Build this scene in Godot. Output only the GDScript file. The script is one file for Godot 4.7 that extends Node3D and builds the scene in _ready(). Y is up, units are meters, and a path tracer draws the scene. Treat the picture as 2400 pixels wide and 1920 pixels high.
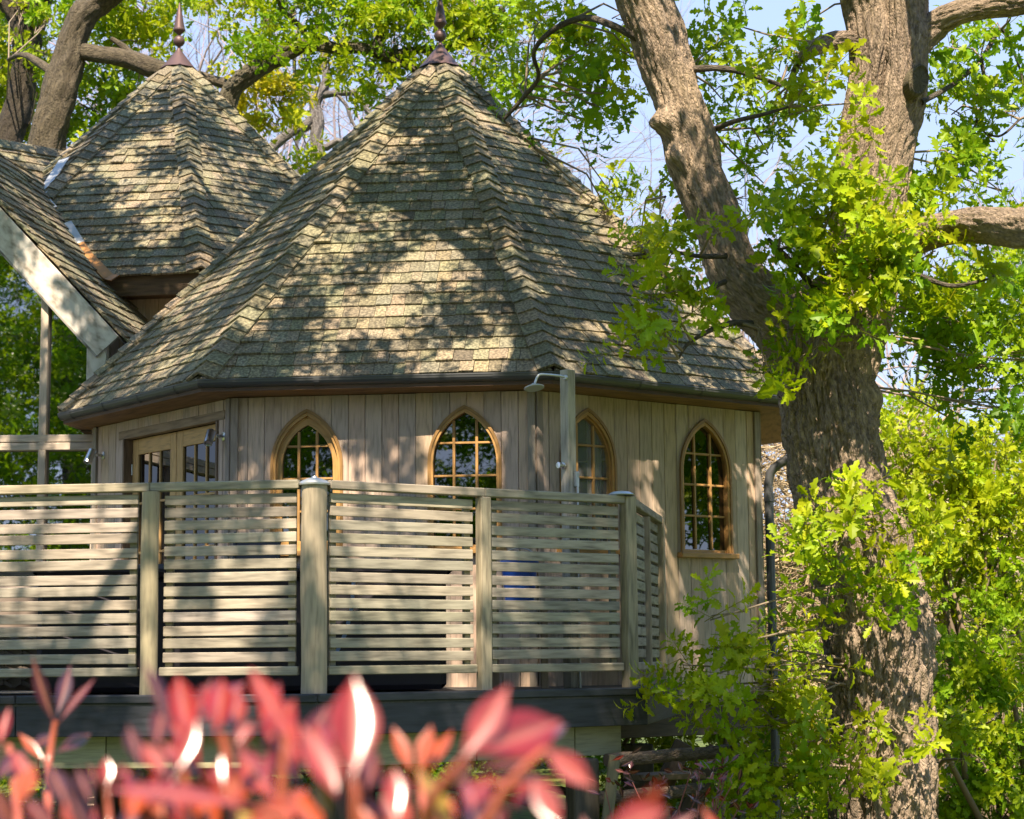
extends Node3D
# A shingled octagonal tree house among oaks, seen over a red-leaved shrub. y is up, metres, the viewer stands near the origin.

var rng := RandomNumberGenerator.new()
var names := {}
var M := {}
var leaf_sprays := []
var fissures: FastNoiseLite
var lumps: FastNoiseLite

const EYE := Vector3(0, 1.6, 0)
const PHI := 0.2677
const MID := Vector3(-0.6235, 0, -17.2)
const TURRET := Vector3(-3.5906, 0, -20.6)
const TURRET_PHI := 0.2479
const WALL_R := 3.0054
const EAVE_Y := 3.659
const DECK_Y := 1.394
const RAIL_Y := 2.646


# ---------------------------------------------------------------- mesh building
class Solid:
	var v := PackedVector3Array()
	var n := PackedVector3Array()
	var t := PackedVector2Array()
	var c := PackedColorArray()
	var k := PackedInt32Array()

	func put(p: Vector3, nn: Vector3, uv: Vector2, col: Color) -> void:
		v.append(p)
		n.append(nn)
		t.append(uv)
		c.append(col)

	# corners run counter-clockwise seen from outside; «out» flips them when they do not
	func quad(a: Vector3, b: Vector3, d: Vector3, e: Vector3, col: Color, ua: Vector2, ub: Vector2, ud: Vector2, ue: Vector2, out := Vector3.ZERO) -> void:
		var nn := (b - a).cross(d - a)
		if nn.length_squared() < 1e-14:
			nn = (d - a).cross(e - a)
		if nn.length_squared() < 1e-16:
			return
		nn = nn.normalized()
		var i := v.size()
		if out != Vector3.ZERO and nn.dot(out) < 0.0:
			nn = -nn
			put(a, nn, ua, col)
			put(e, nn, ue, col)
			put(d, nn, ud, col)
			put(b, nn, ub, col)
		else:
			put(a, nn, ua, col)
			put(b, nn, ub, col)
			put(d, nn, ud, col)
			put(e, nn, ue, col)
		k.append_array(PackedInt32Array([i, i + 2, i + 1, i, i + 3, i + 2]))

	func tri(a: Vector3, b: Vector3, d: Vector3, col: Color, out := Vector3.ZERO, uv := Vector2.ZERO) -> void:
		var nn := (b - a).cross(d - a).normalized()
		var i := v.size()
		if out != Vector3.ZERO and nn.dot(out) < 0.0:
			nn = -nn
			put(a, nn, uv, col)
			put(d, nn, uv, col)
			put(b, nn, uv, col)
		else:
			put(a, nn, uv, col)
			put(b, nn, uv, col)
			put(d, nn, uv, col)
		k.append_array(PackedInt32Array([i, i + 2, i + 1]))

	func box(xf: Transform3D, size: Vector3, col: Color, bevel := 0.0, off := Vector2.ZERO) -> void:
		var h := size * 0.5
		var long := size.max_axis_index()
		var m1 := (long + 1) % 3
		var m2 := (long + 2) % 3
		var uv := func(p: Vector3) -> Vector2: return off + Vector2(p[long], p[m1] + p[m2])
		for a in 3:
			var b := (a + 1) % 3
			var d := (a + 2) % 3
			for s in [-1.0, 1.0]:
				var q: Array[Vector3] = []
				for w in [[-1, -1], [1, -1], [1, 1], [-1, 1]]:
					var p := Vector3.ZERO
					p[a] = s * h[a]
					p[b] = w[0] * (h[b] - bevel)
					p[d] = w[1] * (h[d] - bevel)
					q.append(p)
				var o := Vector3.ZERO
				o[a] = s
				quad(xf * q[0], xf * q[1], xf * q[2], xf * q[3], col, uv.call(q[0]), uv.call(q[1]), uv.call(q[2]), uv.call(q[3]), xf.basis * o)
		if bevel <= 0.0:
			return
		for a in 3:
			var b := (a + 1) % 3
			var d := (a + 2) % 3
			for sb in [-1.0, 1.0]:
				for sd in [-1.0, 1.0]:
					var q: Array[Vector3] = []
					for e in [-1.0, 1.0]:
						var p := Vector3.ZERO
						p[a] = e * (h[a] - bevel)
						p[b] = sb * h[b]
						p[d] = sd * (h[d] - bevel)
						var r := p
						r[b] = sb * (h[b] - bevel)
						r[d] = sd * h[d]
						q.append(p)
						q.append(r)
					var o := Vector3.ZERO
					o[b] = sb
					o[d] = sd
					quad(xf * q[0], xf * q[1], xf * q[3], xf * q[2], col, uv.call(q[0]), uv.call(q[1]), uv.call(q[3]), uv.call(q[2]), xf.basis * o)

	# outline of 2D points (x along bx, y along by) pushed from depth d0 to d1 along bz; only for outlines that are fans round their middle
	func slab(o: Vector3, bx: Vector3, by: Vector3, bz: Vector3, pts: PackedVector2Array, d0: float, d1: float, col: Color) -> void:
		var mid := Vector2.ZERO
		for p in pts:
			mid += p
		mid /= pts.size()
		var at := func(p: Vector2, d: float) -> Vector3: return o + bx * p.x + by * p.y + bz * d
		for i in pts.size():
			var p := pts[i]
			var q := pts[(i + 1) % pts.size()]
			tri(at.call(mid, d1), at.call(p, d1), at.call(q, d1), col, bz, (p + q) * 0.5)
			tri(at.call(mid, d0), at.call(p, d0), at.call(q, d0), col, -bz, (p + q) * 0.5)
			var e := (p + q) * 0.5 - mid
			quad(at.call(p, d0), at.call(q, d0), at.call(q, d1), at.call(p, d1), col, p, q, q, p, bx * e.x + by * e.y)

	# band between two open outlines of the same length
	func band(o: Vector3, bx: Vector3, by: Vector3, bz: Vector3, outer: PackedVector2Array, inner: PackedVector2Array, d0: float, d1: float, col: Color) -> void:
		var at := func(p: Vector2, d: float) -> Vector3: return o + bx * p.x + by * p.y + bz * d
		var run := 0.0
		for i in outer.size() - 1:
			var a := outer[i]
			var b := outer[i + 1]
			var e := inner[i]
			var g := inner[i + 1]
			var r2 := run + a.distance_to(b)
			var ua := Vector2(run, 0)
			var ub := Vector2(r2, 0)
			var ue := Vector2(run, 0.05)
			var ug := Vector2(r2, 0.05)
			var to_out := (a + b - e - g)
			var o3: Vector3 = bx * to_out.x + by * to_out.y
			quad(at.call(a, d1), at.call(b, d1), at.call(g, d1), at.call(e, d1), col, ua, ub, ug, ue, bz)
			quad(at.call(a, d0), at.call(b, d0), at.call(b, d1), at.call(a, d1), col, ua, ub, ub, ua, o3)
			quad(at.call(e, d0), at.call(g, d0), at.call(g, d1), at.call(e, d1), col, ua, ub, ub, ua, -o3)
			run = r2

	# profile: x = radius, y = height, turned round the y axis of xf
	func lathe(xf: Transform3D, profile: PackedVector2Array, sides: int, col: Color) -> void:
		var turn := TAU / sides
		for i in profile.size() - 1:
			var p := profile[i]
			var q := profile[i + 1]
			var slope := Vector2(q.y - p.y, p.x - q.x).normalized()
			for j in sides:
				var i0 := v.size()
				for w in [[p, j], [p, j + 1], [q, j + 1], [q, j]]:
					var a: float = w[1] * turn
					var r: Vector2 = w[0]
					var nn := Vector3(sin(a) * slope.x, slope.y, cos(a) * slope.x)
					put(xf * Vector3(sin(a) * r.x, r.y, cos(a) * r.x), (xf.basis * nn).normalized(), Vector2(a * 0.3, r.y), col)
				k.append_array(PackedInt32Array([i0, i0 + 2, i0 + 1, i0, i0 + 3, i0 + 2]))

	# a tapering tube along points whose w is the radius
	func tube(pts: Array, sides: int, col: Color, cap := true) -> void:
		var start := v.size()
		var run := 0.0
		var side := Vector3.ZERO
		var last := pts.size() - 1
		for i in pts.size():
			var p := Vector3(pts[i].x, pts[i].y, pts[i].z)
			var a: Vector4 = pts[maxi(i - 1, 0)]
			var b: Vector4 = pts[mini(i + 1, last)]
			var along := Vector3(b.x - a.x, b.y - a.y, b.z - a.z).normalized()
			if side == Vector3.ZERO:
				side = along.cross(Vector3.UP if absf(along.y) < 0.9 else Vector3.RIGHT)
			side = (side - along * side.dot(along)).normalized()
			var up := side.cross(along)
			if i > 0:
				run += p.distance_to(Vector3(pts[i - 1].x, pts[i - 1].y, pts[i - 1].z))
			for j in sides + 1:
				var g := TAU * j / sides
				var nn := side * cos(g) + up * sin(g)
				put(p + nn * pts[i].w, nn, Vector2(g * pts[i].w, run), col)
		for i in last:
			for j in sides:
				var a := start + i * (sides + 1) + j
				var b := a + sides + 1
				k.append_array(PackedInt32Array([a, a + 1, b, a + 1, b + 1, b]))
		if cap:
			for e in [0, last]:
				var p := Vector3(pts[e].x, pts[e].y, pts[e].z)
				var w: int = 1 if e == 0 else last - 1
				var out := (p - Vector3(pts[w].x, pts[w].y, pts[w].z)).normalized()
				for j in sides:
					tri(p, v[start + e * (sides + 1) + j], v[start + e * (sides + 1) + j + 1], col, out)

	func mesh() -> ArrayMesh:
		var a := []
		a.resize(Mesh.ARRAY_MAX)
		a[Mesh.ARRAY_VERTEX] = v
		a[Mesh.ARRAY_NORMAL] = n
		a[Mesh.ARRAY_TEX_UV] = t
		a[Mesh.ARRAY_COLOR] = c
		a[Mesh.ARRAY_INDEX] = k
		var m := ArrayMesh.new()
		m.add_surface_from_arrays(Mesh.PRIMITIVE_TRIANGLES, a)
		return m


# ---------------------------------------------------------------- nodes
func numbered(called: String) -> String:
	names[called] = names.get(called, 0) + 1
	return called if names[called] == 1 else "%s_%03d" % [called, names[called] - 1]


func tag(o: Node, label: String, category: String, group := "", kind := "") -> void:
	if label:
		o.set_meta("label", label)
	if category:
		o.set_meta("category", category)
	if group:
		o.set_meta("group", group)
	if kind:
		o.set_meta("kind", kind)


func thing(called: String, label: String, category: String, at := Vector3.ZERO, group := "") -> Node3D:
	var o := Node3D.new()
	o.name = numbered(called)
	add_child(o)
	o.position = at
	tag(o, label, category, group)
	return o


func origin(o: Node) -> Vector3:
	var s := Vector3.ZERO
	while o is Node3D and o != self:
		s += (o as Node3D).position
		o = o.get_parent()
	return s


# a part whose mesh is given in world coordinates
func part(called: String, what, m: Material, parent: Node, kind := "") -> MeshInstance3D:
	var o := MeshInstance3D.new()
	o.name = called
	o.mesh = what.mesh() if what is Solid else what
	o.material_override = m
	o.position = -origin(parent)
	parent.add_child(o, true)
	if kind:
		o.set_meta("kind", kind)
	return o


# an empty part that only holds pieces
func holder(called: String, parent: Node3D) -> Node3D:
	var o := Node3D.new()
	o.name = called
	parent.add_child(o, true)
	return o


func shade(c: Color, by: float) -> Color:
	return Color(c.r * by, c.g * by, c.b * by)


func vary(c: Color, amount: float, hue := 0.04) -> Color:
	var s := 1.0 + rng.randf_range(-amount, amount)
	return Color(c.r * s * (1 + rng.randf_range(-hue, hue)), c.g * s, c.b * s * (1 + rng.randf_range(-hue, hue) * 1.5))


func frame_of(right: Vector3, up: Vector3, at: Vector3) -> Transform3D:
	return Transform3D(Basis(right, up, right.cross(up)), at)


func spot_off() -> Vector2:
	return Vector2(rng.randf() * 7.0, rng.randf() * 7.0)


# ---------------------------------------------------------------- materials
func noise(kind: int, freq: float, octaves: int, s: int) -> FastNoiseLite:
	var f := FastNoiseLite.new()
	f.noise_type = kind
	f.frequency = freq
	f.fractal_octaves = octaves
	f.seed = s
	if octaves < 2:
		f.fractal_type = FastNoiseLite.FRACTAL_NONE
	return f


func picture(f: FastNoiseLite, side: int, stops := [], tall := 0) -> NoiseTexture2D:
	var x := NoiseTexture2D.new()
	x.width = side
	x.height = tall if tall else side
	x.seamless = true
	x.noise = f
	if stops:
		var g := Gradient.new()
		var off := PackedFloat32Array()
		var col := PackedColorArray()
		for s in stops:
			off.append(s[0])
			col.append(s[1] if s[1] is Color else Color(s[1], s[1], s[1]))
		g.offsets = off
		g.colors = col
		x.color_ramp = g
	return x


func plain(called: String, c: Color, rough: float, metal := 0.0) -> StandardMaterial3D:
	var m := StandardMaterial3D.new()
	m.resource_name = called
	m.albedo_color = c.linear_to_srgb()
	m.roughness = rough
	m.metallic = metal
	M[called] = m
	return m


func tinted(called: String, tex: Texture2D, bump: Texture2D, depth_cm: float, rough: float, scale: Vector3) -> StandardMaterial3D:
	var m := plain(called, Color.WHITE, rough)
	m.vertex_color_use_as_albedo = true
	m.albedo_texture = tex
	if bump:
		m.heightmap_enabled = true
		m.heightmap_texture = bump
		m.heightmap_scale = depth_cm
	m.uv1_scale = scale
	return m


func make_materials() -> void:
	var grain := noise(FastNoiseLite.TYPE_SIMPLEX_SMOOTH, 0.007, 6, 3)
	grain.domain_warp_enabled = true
	grain.domain_warp_amplitude = 14.0
	grain.domain_warp_frequency = 0.01
	var grain_color := picture(grain, 512, [[0.0, 0.62], [0.25, 0.8], [0.45, 0.9], [0.7, 1.0], [0.9, 0.96], [1.0, 0.86]])
	var grain_bump := picture(grain, 512)
	var soft_grain := picture(grain, 512, [[0.0, 0.76], [0.3, 0.9], [0.6, 0.98], [1.0, 1.0]])
	tinted("weathered_wood", soft_grain, grain_bump, 0.1, 0.85, Vector3(0.9, 9.0, 1))
	tinted("fence_wood", grain_color, grain_bump, 0.1, 0.7, Vector3(0.7, 6.0, 1))
	tinted("round_wood", soft_grain, grain_bump, 0.12, 0.7, Vector3(7.0, 0.8, 1))
	tinted("golden_wood", picture(grain, 512, [[0.0, 0.72], [0.4, 0.9], [1.0, 1.0]]), grain_bump, 0.06, 0.45, Vector3(1.2, 9.0, 1))
	tinted("dark_wood", grain_color, grain_bump, 0.12, 0.7, Vector3(0.6, 6.0, 1))
	var crust := noise(FastNoiseLite.TYPE_SIMPLEX_SMOOTH, 0.03, 5, 11)
	tinted("shingle", picture(crust, 1024, [[0.0, 0.5], [0.35, 0.72], [0.55, 0.84], [0.66, 0.9], [0.74, 1.0], [1.0, 1.0]]), picture(noise(FastNoiseLite.TYPE_SIMPLEX_SMOOTH, 0.06, 4, 12), 1024), 0.5, 0.9, Vector3(1.1, 1.1, 1))
	fissures = noise(FastNoiseLite.TYPE_CELLULAR, 1.0, 1, 21)
	fissures.cellular_return_type = FastNoiseLite.RETURN_DISTANCE2_SUB
	fissures.domain_warp_enabled = true
	fissures.domain_warp_amplitude = 0.9
	fissures.domain_warp_frequency = 0.5
	lumps = noise(FastNoiseLite.TYPE_SIMPLEX_SMOOTH, 1.0, 3, 22)
	var plates := noise(FastNoiseLite.TYPE_CELLULAR, 0.03, 1, 23)
	plates.cellular_return_type = FastNoiseLite.RETURN_DISTANCE2_SUB
	plates.domain_warp_enabled = true
	plates.domain_warp_amplitude = 30.0
	plates.domain_warp_frequency = 0.02
	plates.domain_warp_fractal_octaves = 3
	tinted("bark", picture(noise(FastNoiseLite.TYPE_SIMPLEX_SMOOTH, 0.02, 5, 24), 512, [[0.0, 0.6], [0.5, 0.82], [0.7, 0.92], [1.0, 1.0]]), picture(plates, 1024), 1.5, 0.9, Vector3(3.6, 1.1, 1))
	tinted("far_bark", picture(noise(FastNoiseLite.TYPE_SIMPLEX_SMOOTH, 0.02, 4, 25), 512, [[0.0, 0.55], [0.5, 0.8], [1.0, 1.0]]), M.bark.heightmap_texture, 1.5, 0.9, Vector3(2.5, 0.9, 1))
	var tw := plain("twig", Color.WHITE, 0.85)
	tw.vertex_color_use_as_albedo = true
	var lf := plain("oak_leaf", Color.WHITE, 0.42)
	lf.vertex_color_use_as_albedo = true
	lf.backlight_enabled = true
	lf.backlight = Color(0.95, 1.0, 0.5).linear_to_srgb()
	lf.metallic_specular = 0.35
	var pl := plain("red_leaf", Color.WHITE, 0.5)
	pl.clearcoat_enabled = true
	pl.clearcoat = 1.0
	pl.clearcoat_roughness = 0.17
	pl.vertex_color_use_as_albedo = true
	pl.backlight_enabled = true
	pl.backlight = Color(0.34, 0.14, 0.07)
	pl.metallic_specular = 0.3
	plain("gutter_metal", Color(0.1, 0.105, 0.115), 0.42, 0.35)
	plain("copper", Color(0.12, 0.075, 0.075), 0.5, 0.4)
	plain("steel", Color(0.55, 0.56, 0.57), 0.3, 1.0)
	plain("galvanised", Color(0.6, 0.62, 0.64), 0.42, 0.8)
	plain("lead", Color(0.42, 0.44, 0.46), 0.5, 0.2)
	plain("rust", Color(0.42, 0.2, 0.06), 0.6, 0.25)
	tinted("white_board", picture(noise(FastNoiseLite.TYPE_SIMPLEX_SMOOTH, 0.012, 5, 51), 512, [[0.0, Color(0.5, 0.47, 0.42)], [0.3, Color(0.7, 0.67, 0.63)], [0.6, Color(0.8, 0.78, 0.75)], [1.0, Color(0.85, 0.83, 0.8)]]), null, 0.0, 0.5, Vector3(0.9, 1.6, 1))
	plain("soffit_brown", Color(0.2, 0.105, 0.05), 0.6)
	tinted("black_board", grain_color, grain_bump, 0.1, 0.55, Vector3(0.6, 5.0, 1))
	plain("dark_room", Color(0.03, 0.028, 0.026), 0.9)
	plain("navy_vinyl", Color(0.04, 0.036, 0.05), 0.6)
	plain("blue_plastic", Color(0.02, 0.1, 0.5), 0.35)
	plain("black_paint", Color(0.02, 0.02, 0.022), 0.5)
	plain("pale_cloth", Color(0.3, 0.29, 0.28), 0.9)
	plain("sky_blue_strap", Color(0.3, 0.45, 0.8), 0.5)
	plain("wicker", Color(0.2, 0.16, 0.13), 0.7)
	var ripple := picture(noise(FastNoiseLite.TYPE_SIMPLEX_SMOOTH, 0.008, 2, 31), 256)
	for g in [["big_glass", 0.4, 0.06], ["window_glass", 0.17, 0.04]]:
		var m := plain(g[0], Color(g[1], g[1] * 1.02, g[1] * 1.05), 0.01, 1.0)
		m.heightmap_enabled = g[2] > 0.0
		m.heightmap_texture = ripple
		m.heightmap_scale = g[2]
	var clear := plain("clear_glass", Color(0.9, 0.95, 0.95), 0.02)
	clear.transparency = BaseMaterial3D.TRANSPARENCY_ALPHA
	clear.albedo_color.a = 0.08
	var gr := plain("grass", Color(0.09, 0.11, 0.03), 0.95)
	gr.albedo_texture = picture(noise(FastNoiseLite.TYPE_SIMPLEX_SMOOTH, 0.05, 5, 41), 512, [[0.0, Color(0.4, 0.33, 0.22)], [0.5, Color(0.75, 0.85, 0.4)], [1.0, Color(1, 1, 0.7)]])
	gr.albedo_color = Color(0.42, 0.45, 0.3)
	gr.uv1_triplanar = true
	gr.uv1_world_triplanar = true
	gr.uv1_scale = Vector3(0.3, 0.3, 0.3)


# ---------------------------------------------------------------- leaves and bark
func oak_leaf(s: Solid, at: Vector3, along: Vector3, face: Vector3, length: float, curl: float, col: Color) -> void:
	var wide := along.cross(face).normalized()
	var up := wide.cross(along).normalized()
	var fat := 0.75 + 0.5 * absf(sin(length * 4000.0))
	var edge := [[0.0, 0.01], [0.15, 0.02], [0.27, 0.13], [0.34, 0.06], [0.49, 0.25], [0.56, 0.1], [0.73, 0.3], [0.8, 0.14], [0.92, 0.17], [1.0, 0.02]]
	for side in [-1.0, 1.0]:
		var i0 := s.v.size()
		for e in edge:
			var u: float = e[0]
			var drop := -curl * u * u * length
			var mid := at + along * (u * length) + up * drop
			var nn := (up + along * (2.0 * curl * u)).normalized()
			var lift: float = e[1] * length * 0.35
			s.put(mid, (nn + wide * side * -0.3).normalized(), Vector2(u, 0.5), col)
			s.put(mid + wide * (side * e[1] * length * fat) + up * lift, (nn + wide * side * -0.3).normalized(), Vector2(u, 0.5 + side * 0.4), col)
		for i in edge.size() - 1:
			var a := i0 + i * 2
			if side < 0:
				s.k.append_array(PackedInt32Array([a, a + 1, a + 2, a + 2, a + 1, a + 3]))
			else:
				s.k.append_array(PackedInt32Array([a, a + 2, a + 1, a + 2, a + 3, a + 1]))


# sprays: a twig along +y with lobed leaves round it, in several forms
func make_sprays() -> void:
	for form in 6:
		var s := Solid.new()
		var tall := rng.randf_range(0.2, 0.3)
		var count := rng.randi_range(13, 18)
		for i in count:
			var u := 0.15 + 0.85 * float(i) / (count - 1)
			var g := i * 2.4 + rng.randf_range(-0.5, 0.5)
			var out := Vector3(cos(g), 0, sin(g))
			var spread := lerpf(1.2, 0.35, u * u) + rng.randf_range(-0.25, 0.25)
			var dir := (out * sin(spread) + Vector3.UP * cos(spread)).normalized()
			var at := Vector3(sin(u * 2.0) * 0.02, u * tall, 0) + out * 0.012
			var face := (Vector3.UP * 0.9 - out * 0.35 + Vector3(rng.randf_range(-0.6, 0.6), rng.randf_range(-0.3, 0.3), rng.randf_range(-0.6, 0.6))).normalized()
			oak_leaf(s, at, dir, face, rng.randf_range(0.055, 0.115), rng.randf_range(0.0, 0.95), vary(Color(1, 1, 1), 0.14, 0.08))
		s.tube([Vector4(0, -0.05, 0, 0.003), Vector4(0.01, tall * 0.5, 0, 0.0025), Vector4(0.02, tall, 0, 0.0012)], 3, Color(0.8, 0.62, 0.8), false)
		leaf_sprays.append(s.mesh())


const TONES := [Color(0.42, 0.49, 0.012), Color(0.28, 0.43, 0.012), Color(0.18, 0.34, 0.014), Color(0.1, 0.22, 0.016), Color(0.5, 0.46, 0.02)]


# blobs: rows of centre x y z, reach x y z, how many sprays, tone (0 yellowest .. 3 deepest, 4 golden)
func crown(tree: Node3D, blobs: Array, size := 1.0, clump := 0.9, gap := -0.15, bones := [], twig_col := Color(0.24, 0.19, 0.14), called := "crown") -> void:
	var where := []
	for i in leaf_sprays.size():
		where.append([[], []])
	var field := noise(FastNoiseLite.TYPE_SIMPLEX_SMOOTH, clump, 2, rng.randi() % 1000)
	var tw := Solid.new()
	for b in blobs:
		var mid := Vector3(b[0], b[1], b[2])
		var reach := Vector3(b[3], b[4], b[5])
		var from := mid + Vector3(0, -reach.y * 0.6, -reach.z * 0.5)
		if bones:
			var best := 1e9
			for p in bones:
				var q := Vector3(p.x, p.y, p.z)
				var d := q.distance_squared_to(mid) + (4.0 if q.y > mid.y + 0.3 else 0.0)
				if d < best:
					best = d
					from = q
			if best > 4.0:
				from = mid + (from - mid).normalized() * 1.6
			var half := (from + mid) * 0.5 + Vector3(rng.randf_range(-0.1, 0.1), rng.randf_range(-0.05, 0.15), rng.randf_range(-0.1, 0.1))
			tw.tube([Vector4(from.x, from.y, from.z, 0.011), Vector4(half.x, half.y, half.z, 0.008), Vector4(mid.x, mid.y, mid.z, 0.005)], 5, twig_col, false)
		var made := 0
		var tries := 0
		while made < b[6] and tries < b[6] * 6:
			tries += 1
			var d := Vector3(rng.randfn(), rng.randfn(), rng.randfn()).normalized() * pow(rng.randf(), 0.45)
			var p := mid + d * reach
			if field.get_noise_3dv(p) < gap:
				continue
			made += 1
			var dir := (d * 0.8 + Vector3(rng.randf_range(-0.5, 0.5), rng.randf_range(-0.55, 0.55), rng.randf_range(-0.2, 0.8))).normalized()
			var sc := size * rng.randf_range(0.75, 1.2)
			var x := dir.cross(Vector3(rng.randfn(), rng.randfn(), rng.randfn())).normalized()
			var ba := Basis(x, dir, x.cross(dir)).scaled_local(Vector3(sc, sc, sc))
			var f: int = rng.randi() % leaf_sprays.size()
			where[f][0].append(Transform3D(ba, p))
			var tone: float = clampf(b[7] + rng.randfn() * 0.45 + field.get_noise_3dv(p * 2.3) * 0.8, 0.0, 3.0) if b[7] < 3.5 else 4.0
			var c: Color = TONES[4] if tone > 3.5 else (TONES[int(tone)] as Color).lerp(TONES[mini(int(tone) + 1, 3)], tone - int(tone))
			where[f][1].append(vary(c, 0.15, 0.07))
			if made % 2 == 0 and bones:
				var e := p - dir * 0.03
				var w := mid.lerp(e, 0.5) + Vector3(0, rng.randf_range(-0.03, 0.06), 0)
				var s0 := from.lerp(mid, rng.randf_range(0.55, 1.0))
				tw.tube([Vector4(s0.x, s0.y, s0.z, 0.006), Vector4(w.x, w.y, w.z, 0.0045), Vector4(e.x, e.y, e.z, 0.0025)], 3, twig_col, false)
	for f in leaf_sprays.size():
		var n: int = where[f][0].size()
		if n == 0:
			continue
		var mm := MultiMesh.new()
		mm.transform_format = MultiMesh.TRANSFORM_3D
		mm.use_colors = true
		mm.mesh = leaf_sprays[f]
		mm.instance_count = n
		for i in n:
			mm.set_instance_transform(i, where[f][0][i])
			mm.set_instance_color(i, where[f][1][i])
		var o := MultiMeshInstance3D.new()
		o.name = called
		o.multimesh = mm
		o.material_override = M.oak_leaf
		o.position = -origin(tree)
		o.set_meta("kind", "stuff")
		tree.add_child(o, true)
	if tw.v.size():
		part("twigs", tw, M.twig, tree, "stuff")


func smooth_path(pts: Array, step: float) -> Array:
	var out := []
	for i in pts.size() - 1:
		var p0: Vector4 = pts[maxi(i - 1, 0)]
		var p1: Vector4 = pts[i]
		var p2: Vector4 = pts[i + 1]
		var p3: Vector4 = pts[mini(i + 2, pts.size() - 1)]
		var d := Vector3(p2.x - p1.x, p2.y - p1.y, p2.z - p1.z).length()
		var n := maxi(2, int(d / step))
		for j in n:
			var t := float(j) / n
			out.append(0.5 * (2.0 * p1 + (p2 - p0) * t + (2.0 * p0 - 5.0 * p1 + 4.0 * p2 - p3) * t * t + (3.0 * p1 - p0 - 3.0 * p2 + p3) * t * t * t))
	out.append(pts[pts.size() - 1])
	return out


# a limb with fissured bark; knots are rows of x y z, reach, height
func limb(pts: Array, sides: int, step: float, crack: float, lump: float, col: Color, knots := []) -> Solid:
	var s := Solid.new()
	var path := smooth_path(pts, step)
	var side := Vector3.ZERO
	var run := 0.0
	var last := path.size() - 1
	for i in path.size():
		var p := Vector3(path[i].x, path[i].y, path[i].z)
		var a: Vector4 = path[maxi(i - 1, 0)]
		var b: Vector4 = path[mini(i + 1, last)]
		var along := Vector3(b.x - a.x, b.y - a.y, b.z - a.z).normalized()
		if side == Vector3.ZERO:
			side = along.cross(Vector3.BACK if absf(along.z) < 0.9 else Vector3.RIGHT)
		side = (side - along * side.dot(along)).normalized()
		var up := side.cross(along)
		if i > 0:
			run += p.distance_to(Vector3(path[i - 1].x, path[i - 1].y, path[i - 1].z))
		for j in sides + 1:
			var g := TAU * (j % sides) / sides
			var d := side * cos(g) + up * sin(g)
			var r: float = path[i].w
			var flat := Vector3(cos(g) * r * 20.0, run * 2.3, sin(g) * r * 20.0)
			var f := fissures.get_noise_3dv(flat) + 1.0
			var h := crack * (smoothstep(0.0, 0.3, f) - 0.75)
			h += lump * r * lumps.get_noise_3dv(Vector3(cos(g) * 1.1, run * 1.3 + pts[0].x * 3.0, sin(g) * 1.1))
			h += crack * 0.35 * lumps.get_noise_3dv(p * 9.0 + d * r * 30.0)
			var q := p + d * (r + h)
			for kn in knots:
				var dist := q.distance_to(Vector3(kn[0], kn[1], kn[2])) / float(kn[3])
				if dist < 1.6:
					q += d * (kn[4] * exp(-dist * dist * 2.2))
			var tone := 0.9 + 0.16 * lumps.get_noise_3dv(q * 1.7)
			s.put(q, d, Vector2(TAU * j / sides * r, run), Color(col.r * tone, col.g * tone, col.b * tone * (1.0 - 0.1 * lumps.get_noise_3dv(q * 0.9))))
	var w := sides + 1
	for i in last:
		for j in sides:
			var a := i * w + j
			s.k.append_array(PackedInt32Array([a, a + 1, a + w, a + 1, a + w + 1, a + w]))
	# normals from the displaced surface
	for i in path.size():
		for j in w:
			var du := s.v[i * w + (j + 1) % sides] - s.v[i * w + (j - 1 + sides) % sides]
			var dv := s.v[mini(i + 1, last) * w + j] - s.v[maxi(i - 1, 0) * w + j]
			var nn := dv.cross(du)
			if nn.dot(s.n[i * w + j]) < 0.0:
				nn = -nn
			s.n[i * w + j] = nn.normalized()
	return s


# fine bare branching: each bough forks again and again
func bare_branches(s: Solid, at: Vector3, dir: Vector3, length: float, r: float, depth: int, col: Color) -> void:
	var pts := [Vector4(at.x, at.y, at.z, r)]
	var d := dir
	var p := at
	for i in 3:
		d = (d + Vector3(rng.randfn(), rng.randfn() * 0.7 + 0.12, rng.randfn()) * 0.16).normalized()
		p += d * length / 3.0
		pts.append(Vector4(p.x, p.y, p.z, r * (1.0 - 0.15 * (i + 1))))
		if depth > 0 and i > 0:
			for m in rng.randi_range(1, 2):
				var e := (d + Vector3(rng.randfn(), rng.randfn() * 0.6 + 0.1, rng.randfn()) * 0.62).normalized()
				bare_branches(s, p, e, length * rng.randf_range(0.55, 0.8), r * 0.55, depth - 1, col)
	s.tube(pts, 3 if r < 0.03 else 6, vary(col, 0.12), false)


# ---------------------------------------------------------------- the shingled roofs
func oct_at(c: Vector3, r: float, phi: float, corner: int, y: float) -> Vector3:
	var a := phi + corner * PI / 4
	return Vector3(c.x + r * sin(a), y, c.z + r * cos(a))


const SHINGLE_TONE := Color(0.325, 0.284, 0.188)


func shingle_tone() -> Color:
	var c := vary(SHINGLE_TONE, 0.26, 0.07)
	var w := rng.randf()
	if w < 0.05:
		c = shade(c, 0.62)
	elif w < 0.17:
		c = c.lerp(Color(0.3, 0.3, 0.18), 0.6)
	elif w < 0.26:
		c = c.lerp(Color(0.44, 0.33, 0.23), 0.5)
	return c


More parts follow.
